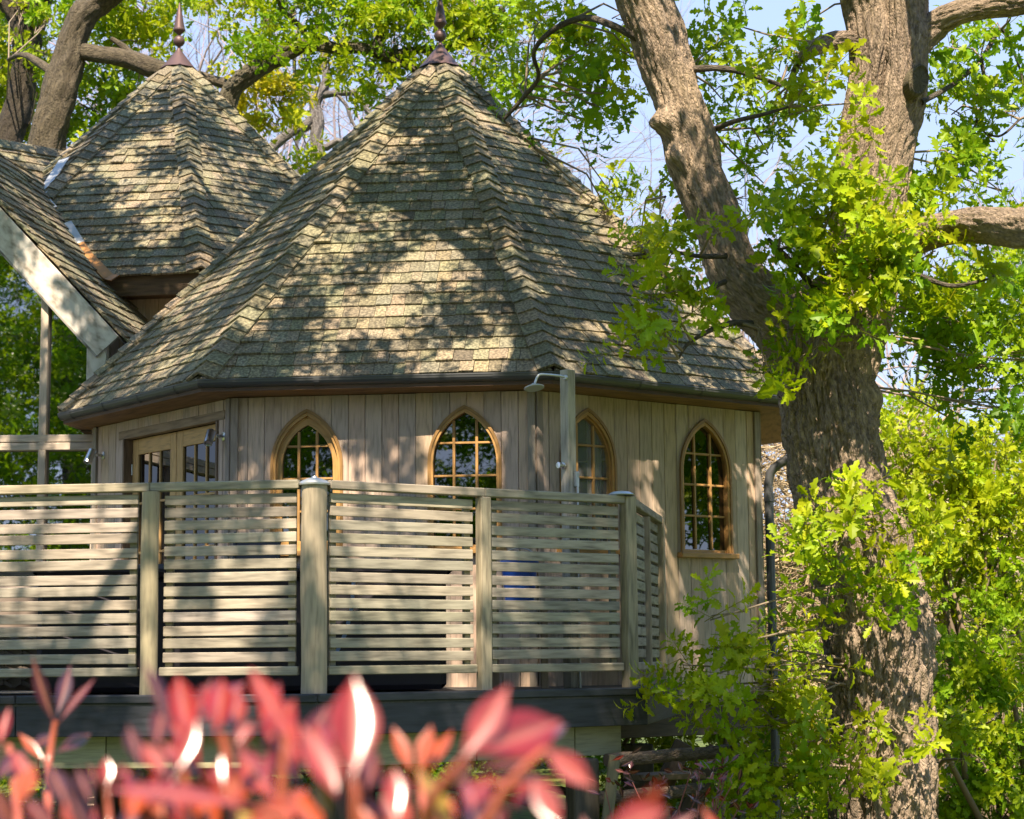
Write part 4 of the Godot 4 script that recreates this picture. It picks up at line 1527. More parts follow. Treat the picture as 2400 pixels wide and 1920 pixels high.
func build_oak() -> void:
	var trunk: Array = [Vector4(2.457, -1.388, -13.400, 0.439), Vector4(2.477, -0.149, -13.400, 0.386), Vector4(2.475, 0.495, -13.400, 0.357), Vector4(2.472, 1.119, -13.400, 0.354), Vector4(2.465, 1.521, -13.400, 0.354), Vector4(2.450, 1.896, -13.400, 0.366), Vector4(2.363, 2.274, -13.400, 0.345), Vector4(2.293, 2.567, -13.400, 0.331), Vector4(2.246, 2.862, -13.400, 0.325), Vector4(2.196, 3.158, -13.400, 0.333), Vector4(2.163, 3.456, -13.400, 0.333), Vector4(2.139, 3.665, -13.400, 0.354), Vector4(2.157, 3.875, -13.400, 0.333), Vector4(2.227, 4.064, -13.450, 0.235)]
	var left: Array = [Vector4(2.227, 3.289, -13.500, 0.206), Vector4(2.087, 3.605, -13.400, 0.246), Vector4(1.896, 3.877, -13.400, 0.240), Vector4(1.699, 4.059, -13.400, 0.211), Vector4(1.543, 4.272, -13.400, 0.187), Vector4(1.466, 4.546, -13.400, 0.170), Vector4(1.373, 4.790, -13.400, 0.173), Vector4(1.308, 4.975, -13.400, 0.178), Vector4(1.253, 5.252, -13.400, 0.178), Vector4(1.186, 5.515, -13.400, 0.167), Vector4(1.112, 5.748, -13.400, 0.178), Vector4(1.056, 5.967, -13.400, 0.184), Vector4(0.957, 6.218, -13.400, 0.187), Vector4(0.788, 6.628, -13.400, 0.181), Vector4(0.507, 7.097, -13.000, 0.159), Vector4(0.148, 7.435, -12.200, 0.123), Vector4(-0.164, 7.533, -10.900, 0.086), Vector4(-0.312, 7.581, -9.400, 0.049)]
	var mid: Array = [Vector4(2.226, 3.476, -13.550, 0.222), Vector4(2.333, 3.785, -13.600, 0.208), Vector4(2.411, 4.099, -13.650, 0.191), Vector4(2.439, 4.531, -13.650, 0.173), Vector4(2.476, 4.934, -13.650, 0.161), Vector4(2.517, 5.278, -13.650, 0.155), Vector4(2.584, 5.655, -13.650, 0.149), Vector4(2.597, 5.987, -13.600, 0.151), Vector4(2.560, 6.273, -13.600, 0.154), Vector4(2.444, 6.614, -13.400, 0.146), Vector4(2.257, 7.211, -12.800, 0.117), Vector4(1.884, 7.703, -11.400, 0.075), Vector4(1.365, 7.802, -9.400, 0.037)]
	var right: Array = [Vector4(2.277, 3.469, -13.500, 0.230), Vector4(2.422, 3.829, -13.500, 0.206), Vector4(2.540, 4.253, -13.500, 0.189), Vector4(2.603, 4.619, -13.500, 0.171), Vector4(2.662, 4.957, -13.500, 0.165), Vector4(2.732, 5.266, -13.500, 0.162), Vector4(2.816, 5.608, -13.500, 0.156), Vector4(2.845, 5.921, -13.500, 0.153), Vector4(2.853, 6.236, -13.500, 0.139), Vector4(2.856, 6.674, -13.400, 0.123), Vector4(2.866, 7.420, -12.600, 0.094), Vector4(2.791, 7.975, -11.400, 0.060)]
	var boughs: Array = [[Vector4(2.817, 5.827, -13.500, 0.118), Vector4(3.022, 6.026, -13.500, 0.106), Vector4(3.170, 6.098, -13.400, 0.088), Vector4(3.388, 6.119, -13.300, 0.084), Vector4(3.635, 6.085, -13.100, 0.080), Vector4(3.903, 6.093, -12.600, 0.066), Vector4(4.347, 6.262, -12.200, 0.040), Vector4(4.790, 6.311, -11.900, 0.010)], [Vector4(2.525, 4.253, -13.500, 0.147), Vector4(2.721, 4.444, -13.400, 0.140), Vector4(2.889, 4.474, -13.200, 0.121), Vector4(3.054, 4.451, -12.900, 0.118), Vector4(3.157, 4.338, -12.400, 0.125), Vector4(3.267, 4.213, -11.900, 0.125), Vector4(3.438, 4.049, -11.000, 0.106), Vector4(3.720, 4.030, -10.400, 0.075), Vector4(4.035, 4.067, -9.900, 0.039), Vector4(4.347, 4.076, -9.600, 0.008)], [Vector4(2.535, 5.956, -13.600, 0.077), Vector4(2.334, 5.941, -13.500, 0.071), Vector4(2.149, 5.848, -13.400, 0.053), Vector4(2.026, 5.709, -13.300, 0.026), Vector4(1.962, 5.556, -13.300, 0.015)], [Vector4(0.928, 5.921, -13.400, 0.029), Vector4(0.743, 5.993, -13.300, 0.026), Vector4(0.546, 6.157, -13.600, 0.024), Vector4(0.335, 6.142, -13.800, 0.021), Vector4(0.186, 6.040, -14.000, 0.018), Vector4(0.219, 5.905, -14.200, 0.015), Vector4(0.117, 5.817, -14.400, 0.019), Vector4(-0.046, 5.664, -14.500, 0.013)], [Vector4(1.256, 5.700, -13.400, 0.029), Vector4(1.445, 5.653, -13.200, 0.023), Vector4(1.652, 5.614, -13.200, 0.020), Vector4(1.873, 5.497, -13.100, 0.014)], [Vector4(1.428, 5.266, -13.400, 0.023), Vector4(1.556, 5.270, -13.200, 0.017), Vector4(1.751, 5.292, -13.100, 0.014), Vector4(1.928, 5.345, -13.100, 0.009)], [Vector4(2.905, 5.453, -13.400, 0.020), Vector4(3.214, 5.694, -13.800, 0.018), Vector4(3.488, 5.946, -14.000, 0.018), Vector4(3.691, 6.238, -14.200, 0.019), Vector4(3.794, 6.039, -14.200, 0.012), Vector4(3.849, 5.808, -14.200, 0.009)], [Vector4(3.488, 5.946, -14.000, 0.015), Vector4(3.509, 5.687, -14.000, 0.012), Vector4(3.413, 5.434, -13.900, 0.009), Vector4(3.565, 5.336, -13.900, 0.009), Vector4(3.726, 5.463, -13.900, 0.008)], [Vector4(2.190, 3.806, -13.000, 0.034), Vector4(2.389, 3.971, -12.800, 0.025), Vector4(2.601, 4.094, -12.700, 0.019), Vector4(2.885, 3.986, -12.600, 0.014), Vector4(3.166, 4.041, -12.600, 0.008)], [Vector4(1.615, 3.811, -13.000, 0.028), Vector4(1.421, 3.778, -12.800, 0.020), Vector4(1.182, 3.649, -12.700, 0.014), Vector4(1.096, 3.537, -12.700, 0.008)], [Vector4(2.093, 3.963, -12.900, 0.025), Vector4(1.870, 4.158, -12.700, 0.019), Vector4(1.691, 4.310, -12.600, 0.014)], [Vector4(1.453, 4.281, -13.000, 0.023), Vector4(1.260, 4.241, -12.800, 0.017), Vector4(1.025, 4.251, -12.700, 0.011), Vector4(0.792, 4.203, -12.600, 0.007)], [Vector4(1.449, 4.105, -13.000, 0.020), Vector4(1.198, 3.981, -12.800, 0.014), Vector4(0.907, 3.965, -12.700, 0.008)]]
	var knots: Array = [[1.075, 5.302, -13.300, 0.13, 0.120], [1.141, 5.044, -13.250, 0.11, 0.090], [2.547, 2.413, -13.300, 0.17, 0.060], [2.834, 1.719, -13.400, 0.12, 0.090], [2.460, 3.350, -13.300, 0.15, 0.060], [2.530, 3.125, -13.400, 0.11, -0.050], [1.457, 3.749, -13.150, 0.13, 0.060], [1.451, 4.043, -13.300, 0.09, 0.040], [2.856, 1.517, -13.400, 0.12, 0.050], [2.162, 2.260, -13.100, 0.14, 0.030]]
	var t := thing("oak_tree", "huge gnarled oak with forked trunk and lime-green leaves standing against the cabin's right end", "tree", Vector3(trunk[0].x, 0, trunk[0].z))
	var bark := Color(0.49, 0.375, 0.27)
	part("trunk", limb(trunk, 170, 0.018, 0.034, 0.17, bark, knots), M.bark, t)
	part("limb", limb(left, 120, 0.02, 0.019, 0.16, shade(bark, 1.1), knots), M.bark, t)
	part("limb", limb(mid, 100, 0.022, 0.02, 0.12, bark), M.bark, t)
	part("limb", limb(right, 100, 0.022, 0.02, 0.12, bark), M.bark, t)
	var bones := []
	for b in boughs:
		var thick: bool = b[0].w > 0.05
		if thick:
			part("bough", limb(b, 64, 0.03, 0.014, 0.12, bark), M.bark, t)
		else:
			part("bough", limb(b, 16, 0.03, 0.003, 0.1, Color(0.17, 0.14, 0.11)), M.far_bark, t)
		bones.append_array(smooth_path(b, 0.15))
	for b in [left, mid, right, trunk]:
		bones.append_array(smooth_path(b, 0.3))
	# old pruning scar on the right limb
	var scar := Solid.new()
	var at := Vector3(2.861, 5.582, -13.310)
	scar.lathe(Transform3D(Basis(Quaternion(Vector3.UP, Vector3(0.35, 0.05, 0.93).normalized())).scaled_local(Vector3(0.75, 1.0, 1.3)), at), PackedVector2Array([Vector2(0.1, -0.06), Vector2(0.098, 0.02), Vector2(0.085, 0.035), Vector2(0.07, 0.022), Vector2(0.03, 0.026), Vector2(0, 0.024)]), 24, Color(0.27, 0.23, 0.14))
	part("pruning_scar", scar, M.bark, t)
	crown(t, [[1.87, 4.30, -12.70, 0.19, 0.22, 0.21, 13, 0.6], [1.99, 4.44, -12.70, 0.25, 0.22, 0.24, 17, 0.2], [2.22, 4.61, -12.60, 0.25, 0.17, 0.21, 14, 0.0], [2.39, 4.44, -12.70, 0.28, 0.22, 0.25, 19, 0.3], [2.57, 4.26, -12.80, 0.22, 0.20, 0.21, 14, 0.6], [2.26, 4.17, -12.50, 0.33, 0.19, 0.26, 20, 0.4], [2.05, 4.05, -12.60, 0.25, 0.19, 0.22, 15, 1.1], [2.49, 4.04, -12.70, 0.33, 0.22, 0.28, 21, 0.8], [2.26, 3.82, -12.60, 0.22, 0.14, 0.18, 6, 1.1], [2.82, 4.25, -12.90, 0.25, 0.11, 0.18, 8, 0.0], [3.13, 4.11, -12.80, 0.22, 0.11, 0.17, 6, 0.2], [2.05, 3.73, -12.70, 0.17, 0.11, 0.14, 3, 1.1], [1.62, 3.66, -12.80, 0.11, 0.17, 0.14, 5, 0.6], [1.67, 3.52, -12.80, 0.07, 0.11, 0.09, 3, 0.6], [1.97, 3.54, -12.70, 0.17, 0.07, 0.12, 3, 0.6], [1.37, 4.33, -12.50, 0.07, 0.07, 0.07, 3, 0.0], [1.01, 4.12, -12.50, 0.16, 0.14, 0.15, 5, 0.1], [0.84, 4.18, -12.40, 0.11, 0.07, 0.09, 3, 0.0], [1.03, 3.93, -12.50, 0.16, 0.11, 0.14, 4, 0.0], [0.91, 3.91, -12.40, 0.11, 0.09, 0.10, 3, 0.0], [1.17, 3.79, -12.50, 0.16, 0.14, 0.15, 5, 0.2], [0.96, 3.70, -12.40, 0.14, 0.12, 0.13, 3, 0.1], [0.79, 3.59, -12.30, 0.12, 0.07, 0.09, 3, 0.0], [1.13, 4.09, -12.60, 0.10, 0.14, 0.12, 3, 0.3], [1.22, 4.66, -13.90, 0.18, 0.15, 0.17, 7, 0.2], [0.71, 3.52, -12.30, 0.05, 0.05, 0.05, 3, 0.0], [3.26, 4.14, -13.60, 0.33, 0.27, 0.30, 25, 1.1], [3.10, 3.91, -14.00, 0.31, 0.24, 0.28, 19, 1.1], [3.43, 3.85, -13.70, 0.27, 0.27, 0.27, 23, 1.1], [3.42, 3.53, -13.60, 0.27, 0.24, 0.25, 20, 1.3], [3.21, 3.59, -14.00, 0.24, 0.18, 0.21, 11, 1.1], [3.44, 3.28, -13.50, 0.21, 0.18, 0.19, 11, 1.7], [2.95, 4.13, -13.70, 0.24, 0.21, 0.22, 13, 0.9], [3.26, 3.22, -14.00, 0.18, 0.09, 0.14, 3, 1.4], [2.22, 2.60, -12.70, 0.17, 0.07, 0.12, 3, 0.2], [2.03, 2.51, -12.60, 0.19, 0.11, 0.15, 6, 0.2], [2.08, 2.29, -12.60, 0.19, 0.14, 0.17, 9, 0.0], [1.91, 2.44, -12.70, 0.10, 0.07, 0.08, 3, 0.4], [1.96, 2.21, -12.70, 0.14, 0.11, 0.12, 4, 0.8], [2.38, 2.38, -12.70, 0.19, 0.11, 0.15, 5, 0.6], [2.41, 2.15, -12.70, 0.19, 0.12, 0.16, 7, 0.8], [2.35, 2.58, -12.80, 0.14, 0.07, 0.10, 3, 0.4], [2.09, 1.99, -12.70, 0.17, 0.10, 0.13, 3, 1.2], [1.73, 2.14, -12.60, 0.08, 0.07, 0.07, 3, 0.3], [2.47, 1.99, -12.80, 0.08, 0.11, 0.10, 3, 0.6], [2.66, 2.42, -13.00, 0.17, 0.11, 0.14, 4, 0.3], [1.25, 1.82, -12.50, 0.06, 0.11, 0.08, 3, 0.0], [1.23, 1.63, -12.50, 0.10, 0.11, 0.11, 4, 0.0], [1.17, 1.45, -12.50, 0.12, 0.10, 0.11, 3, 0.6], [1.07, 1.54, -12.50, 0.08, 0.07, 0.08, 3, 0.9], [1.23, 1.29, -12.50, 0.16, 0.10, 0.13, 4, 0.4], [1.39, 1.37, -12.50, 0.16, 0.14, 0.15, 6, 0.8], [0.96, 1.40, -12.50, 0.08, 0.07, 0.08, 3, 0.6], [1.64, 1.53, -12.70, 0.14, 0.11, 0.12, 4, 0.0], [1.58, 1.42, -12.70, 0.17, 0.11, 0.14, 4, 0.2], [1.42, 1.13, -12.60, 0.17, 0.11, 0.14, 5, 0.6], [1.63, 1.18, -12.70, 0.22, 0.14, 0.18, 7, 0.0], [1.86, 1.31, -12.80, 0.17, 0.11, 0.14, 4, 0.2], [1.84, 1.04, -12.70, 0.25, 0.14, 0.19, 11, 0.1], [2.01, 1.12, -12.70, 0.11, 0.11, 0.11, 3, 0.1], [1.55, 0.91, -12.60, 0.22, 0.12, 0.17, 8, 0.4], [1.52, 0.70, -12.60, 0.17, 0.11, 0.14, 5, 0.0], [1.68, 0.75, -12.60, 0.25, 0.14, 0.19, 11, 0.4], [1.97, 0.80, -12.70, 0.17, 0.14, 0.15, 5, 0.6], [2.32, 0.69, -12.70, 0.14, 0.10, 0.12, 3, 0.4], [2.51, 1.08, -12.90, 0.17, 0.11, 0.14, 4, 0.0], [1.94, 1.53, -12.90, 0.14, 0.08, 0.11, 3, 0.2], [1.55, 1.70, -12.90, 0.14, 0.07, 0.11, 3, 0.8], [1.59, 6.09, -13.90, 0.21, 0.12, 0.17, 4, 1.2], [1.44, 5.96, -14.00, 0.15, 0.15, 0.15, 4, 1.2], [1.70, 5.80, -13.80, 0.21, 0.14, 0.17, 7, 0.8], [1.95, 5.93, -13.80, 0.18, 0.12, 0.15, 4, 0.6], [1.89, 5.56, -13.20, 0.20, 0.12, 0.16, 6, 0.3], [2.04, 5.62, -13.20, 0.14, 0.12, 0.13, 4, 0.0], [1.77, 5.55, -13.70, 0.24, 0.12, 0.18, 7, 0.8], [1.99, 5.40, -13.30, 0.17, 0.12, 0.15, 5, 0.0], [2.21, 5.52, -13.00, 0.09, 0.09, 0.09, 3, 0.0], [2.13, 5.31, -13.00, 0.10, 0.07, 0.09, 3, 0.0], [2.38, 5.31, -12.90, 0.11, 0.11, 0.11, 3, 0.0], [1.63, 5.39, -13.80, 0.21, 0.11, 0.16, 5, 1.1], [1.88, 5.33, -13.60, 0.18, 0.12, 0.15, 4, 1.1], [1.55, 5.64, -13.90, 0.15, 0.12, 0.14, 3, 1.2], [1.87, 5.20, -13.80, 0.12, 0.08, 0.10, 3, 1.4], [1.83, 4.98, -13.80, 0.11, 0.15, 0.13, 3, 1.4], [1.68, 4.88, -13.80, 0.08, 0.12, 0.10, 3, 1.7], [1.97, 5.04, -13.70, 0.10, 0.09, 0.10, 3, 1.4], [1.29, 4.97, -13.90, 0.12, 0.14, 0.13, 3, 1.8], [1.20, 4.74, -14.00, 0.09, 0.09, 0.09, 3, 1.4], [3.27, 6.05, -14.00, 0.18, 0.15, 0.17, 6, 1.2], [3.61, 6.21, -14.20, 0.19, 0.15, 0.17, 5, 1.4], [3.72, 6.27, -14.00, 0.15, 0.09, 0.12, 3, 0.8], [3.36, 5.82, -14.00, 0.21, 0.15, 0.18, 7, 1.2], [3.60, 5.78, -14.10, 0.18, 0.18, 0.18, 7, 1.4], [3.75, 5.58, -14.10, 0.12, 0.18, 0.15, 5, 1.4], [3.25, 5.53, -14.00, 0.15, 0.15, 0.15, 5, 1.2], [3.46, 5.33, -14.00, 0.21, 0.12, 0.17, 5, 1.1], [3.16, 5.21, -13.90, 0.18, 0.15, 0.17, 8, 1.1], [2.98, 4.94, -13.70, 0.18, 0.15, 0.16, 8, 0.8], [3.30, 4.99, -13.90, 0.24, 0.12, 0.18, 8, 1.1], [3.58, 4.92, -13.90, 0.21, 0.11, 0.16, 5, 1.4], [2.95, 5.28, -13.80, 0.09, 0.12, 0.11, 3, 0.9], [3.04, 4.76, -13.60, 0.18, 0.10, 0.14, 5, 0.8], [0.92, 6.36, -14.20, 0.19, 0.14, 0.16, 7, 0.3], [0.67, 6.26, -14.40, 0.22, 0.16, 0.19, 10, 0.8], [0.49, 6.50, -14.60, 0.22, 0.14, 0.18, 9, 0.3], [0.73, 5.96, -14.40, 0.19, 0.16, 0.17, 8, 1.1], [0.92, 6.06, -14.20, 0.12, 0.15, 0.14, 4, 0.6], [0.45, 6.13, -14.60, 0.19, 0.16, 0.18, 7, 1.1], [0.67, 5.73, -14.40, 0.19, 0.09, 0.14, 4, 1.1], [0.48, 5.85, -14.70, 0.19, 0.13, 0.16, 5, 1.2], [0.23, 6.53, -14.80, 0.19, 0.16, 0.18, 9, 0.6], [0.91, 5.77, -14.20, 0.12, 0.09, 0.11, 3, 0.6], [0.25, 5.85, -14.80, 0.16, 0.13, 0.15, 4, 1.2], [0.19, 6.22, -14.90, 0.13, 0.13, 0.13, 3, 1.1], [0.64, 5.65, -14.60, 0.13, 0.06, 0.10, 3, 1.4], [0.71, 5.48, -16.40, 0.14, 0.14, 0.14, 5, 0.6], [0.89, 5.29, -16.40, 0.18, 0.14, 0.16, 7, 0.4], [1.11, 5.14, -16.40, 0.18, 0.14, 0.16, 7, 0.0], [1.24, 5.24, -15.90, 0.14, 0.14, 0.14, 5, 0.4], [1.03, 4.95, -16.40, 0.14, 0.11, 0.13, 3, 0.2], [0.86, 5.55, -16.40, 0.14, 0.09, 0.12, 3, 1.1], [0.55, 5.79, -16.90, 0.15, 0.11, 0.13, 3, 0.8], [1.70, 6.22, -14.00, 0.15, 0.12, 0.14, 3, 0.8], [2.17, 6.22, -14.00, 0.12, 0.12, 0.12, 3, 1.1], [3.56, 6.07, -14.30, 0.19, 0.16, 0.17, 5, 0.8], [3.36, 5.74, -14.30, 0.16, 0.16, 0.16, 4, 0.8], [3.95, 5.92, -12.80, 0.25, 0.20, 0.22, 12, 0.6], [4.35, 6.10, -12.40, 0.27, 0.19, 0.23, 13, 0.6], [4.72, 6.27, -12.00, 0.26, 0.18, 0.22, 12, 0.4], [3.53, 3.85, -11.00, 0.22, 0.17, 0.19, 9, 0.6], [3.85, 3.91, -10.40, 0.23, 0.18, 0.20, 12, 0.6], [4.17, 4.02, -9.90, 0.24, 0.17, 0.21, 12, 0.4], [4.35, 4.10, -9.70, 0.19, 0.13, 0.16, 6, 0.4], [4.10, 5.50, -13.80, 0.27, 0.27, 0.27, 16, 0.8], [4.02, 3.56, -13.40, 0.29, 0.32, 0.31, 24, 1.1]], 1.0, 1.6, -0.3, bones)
	# the boughs that reach over the garden
	for b in [[Vector4(-0.33, 7.3, -9.4, 0.1), Vector4(-1.2, 7.9, -9.6, 0.085), Vector4(-2.4, 8.1, -10.4, 0.07), Vector4(-4.2, 8.6, -11.8, 0.045), Vector4(-6.0, 9.2, -13.4, 0.02)], [Vector4(-1.2, 7.9, -9.6, 0.07), Vector4(-2.0, 7.5, -8.4, 0.055), Vector4(-3.2, 7.0, -7.4, 0.04), Vector4(-4.4, 6.6, -6.2, 0.02)], [Vector4(0.3, 6.6, -11.2, 0.09), Vector4(-0.3, 8.6, -12.0, 0.08), Vector4(-1.6, 9.2, -13.6, 0.06), Vector4(-3.4, 10.2, -16.4, 0.03)], [Vector4(-0.2, 7.2, -9.8, 0.07), Vector4(0.2, 7.2, -8.2, 0.06), Vector4(1.0, 6.8, -7.2, 0.045), Vector4(1.6, 6.4, -6.0, 0.02)]]:
		part("bough", limb(b, 14, 0.15, 0.006, 0.1, bark), M.far_bark, t)
	canopy(t, Vector3(-6.5, 4.0, -18.0), Vector3(1.9, 4.6, -10.4), 12000, 1.1, 0.06, 16, 0.03)
	canopy(t, Vector3(-6.0, 6.4, -8.8), Vector3(1.8, 7.4, -3.4), 10000, 0.68, -0.06, 82, 0.03)




func tree(called: String, label: String, stems: Array, boughs: Array, blobs: Array, bark: Color, size := 1.0, gap := -0.3) -> Node3D:
	var t := thing(called, label, "tree", Vector3(stems[0][0].x, 0, stems[0][0].z))
	var bones := []
	for i in stems.size():
		part("trunk" if i == 0 else "limb", limb(stems[i], 40, 0.06, 0.018, 0.2, bark), M.far_bark, t)
		bones.append_array(smooth_path(stems[i], 0.3))
	for b in boughs:
		part("bough", limb(b, 16, 0.06, 0.008, 0.18, bark), M.far_bark, t)
		bones.append_array(smooth_path(b, 0.2))
	if blobs:
		crown(t, blobs, size, 1.3, gap, bones)
	return t


func bush(called: String, label: String, kind: String, at: Vector3, blobs: Array, size := 1.0, gap := -0.35, stalks := 9) -> Node3D:
	var t := thing(called, label, kind, at)
	var s := Solid.new()
	var bones := []
	for i in stalks:
		var b: Array = blobs[rng.randi() % blobs.size()]
		var e := Vector3(b[0], b[1], b[2])
		var f := at + Vector3(rng.randf_range(-0.5, 0.5), 0, rng.randf_range(-0.3, 0.3))
		var m := f.lerp(e, 0.55) + Vector3(rng.randf_range(-0.2, 0.2), 0.25, rng.randf_range(-0.2, 0.2))
		var path := smooth_path([Vector4(f.x, f.y, f.z, 0.035), Vector4(m.x, m.y, m.z, 0.022), Vector4(e.x, e.y, e.z, 0.008)], 0.2)
		s.tube(path, 6, vary(Color(0.2, 0.15, 0.1), 0.2), false)
		bones.append_array(path)
	part("stems", s, M.twig, t)
	crown(t, blobs, size, 1.2, gap, bones)
	return t


func thicket(called: String, label: String, at: Vector3, lo: Vector3, hi: Vector3, n: int, col: Color) -> void:
	var t := thing(called, label, "brushwood", at)
	var s := Solid.new()
	for i in n:
		var p := Vector3(rng.randf_range(lo.x, hi.x), rng.randf_range(lo.y, hi.y), rng.randf_range(lo.z, hi.z))
		var d := Vector3(rng.randfn(), rng.randf_range(-0.4, 1.2), rng.randfn() * 0.6).normalized()
		var pts := []
		var r := rng.randf_range(0.003, 0.009) if rng.randf() < 0.9 else rng.randf_range(0.012, 0.026)
		var c := vary(col, 0.35, 0.06)
		for j in 5:
			pts.append(Vector4(p.x, p.y, p.z, r * (1.0 - 0.15 * j)))
			p += d * rng.randf_range(0.1, 0.2)
			d = (d + Vector3(rng.randfn(), rng.randfn() - 0.1, rng.randfn()) * 0.28).normalized()
		s.tube(pts, 4, c, false)
	part("twigs", s, M.twig, t, "stuff")


func bare_tree(label: String, at: Vector3, height: float, seed_at: int, col: Color) -> void:
	rng.seed = seed_at
	var t := thing("bare_tree", label, "tree", at, "bare trees far behind the cabin")
	var s := Solid.new()
	var top := at + Vector3(0, height * 0.35, 0)
	s.tube([Vector4(at.x, at.y - 0.3, at.z, 0.24), Vector4(at.x + 0.1, height * 0.2, at.z, 0.18), Vector4(top.x, top.y, top.z, 0.14)], 10, col)
	part("trunk", s, M.twig, t)
	var b := Solid.new()
	for i in 9:
		var g := i * 2.4
		bare_branches(b, top - Vector3(0, rng.randf() * height * 0.1, 0), Vector3(cos(g) * 0.7, 0.75, sin(g) * 0.6).normalized(), height * rng.randf_range(0.22, 0.32), 0.07, 5, col)
	part("crown", b, M.twig, t, "stuff")


const RED_TONES := [Color(0.22, 0.014, 0.012), Color(0.34, 0.05, 0.01), Color(0.045, 0.014, 0.024), Color(0.075, 0.011, 0.012), Color(0.26, 0.035, 0.033), Color(0.3, 0.2, 0.03)]


func broad_leaf(a: Vector3, b: Vector3, width: float, hue: int, roll: float) -> Solid:
	var s := Solid.new()
	var along := b - a
	var length := along.length()
	along /= length
	var aim := Vector3(-0.02, 0.5, 0.87)
	var up := (aim - along * aim.dot(along)).normalized().rotated(along, roll)
	var wide := along.cross(up).normalized()
	var n := 11
	var col: Color = RED_TONES[hue]
	for side in [-1.0, 1.0]:
		var i0 := s.v.size()
		for i in n + 1:
			var u := float(i) / n
			var w := width * 0.5 * pow(sin(PI * pow(u, 1.1)), 1.25) if i > 0 and i < n else width * 0.03
			var bow := up * (0.012 * length * sin(PI * u))
			var c := vary(col, 0.12, 0.05).lerp(shade(col, 0.55), clampf(0.5 + 0.9 * lumps.get_noise_3d(a.x * 90.0 + u * 2.4, side * 3.0 + a.y * 40.0, u), 0.0, 1.0) * 0.6)
			var rib := c.lerp(Color(0.5, 0.2, 0.14), 0.45)
			for j in 4:
				var v := j / 3.0
				var p: Vector3 = a + along * (u * length) + bow + wide * (side * w * v) + up * (w * (0.4 * v - 0.19 * v * v))
				var nn: Vector3 = (up - wide * side * (0.4 - 0.38 * v) - along * 0.04 * cos(PI * u)).normalized()
				s.put(p, nn, Vector2(u, v), rib if j == 0 else c)
		for i in n:
			for j in 3:
				var q := i0 + i * 4 + j
				if side < 0:
					s.k.append_array(PackedInt32Array([q, q + 1, q + 4, q + 4, q + 1, q + 5]))
				else:
					s.k.append_array(PackedInt32Array([q, q + 4, q + 1, q + 4, q + 5, q + 1]))
	s.tube([Vector4(a.x - along.x * 0.012, a.y - along.y * 0.012, a.z - along.z * 0.012, width * 0.025), Vector4(a.x, a.y, a.z, width * 0.03), Vector4(a.x + along.x * length * 0.5, a.y + along.y * length * 0.5, a.z + along.z * length * 0.5, width * 0.01)], 5, shade(col, 0.9), false)
	return s


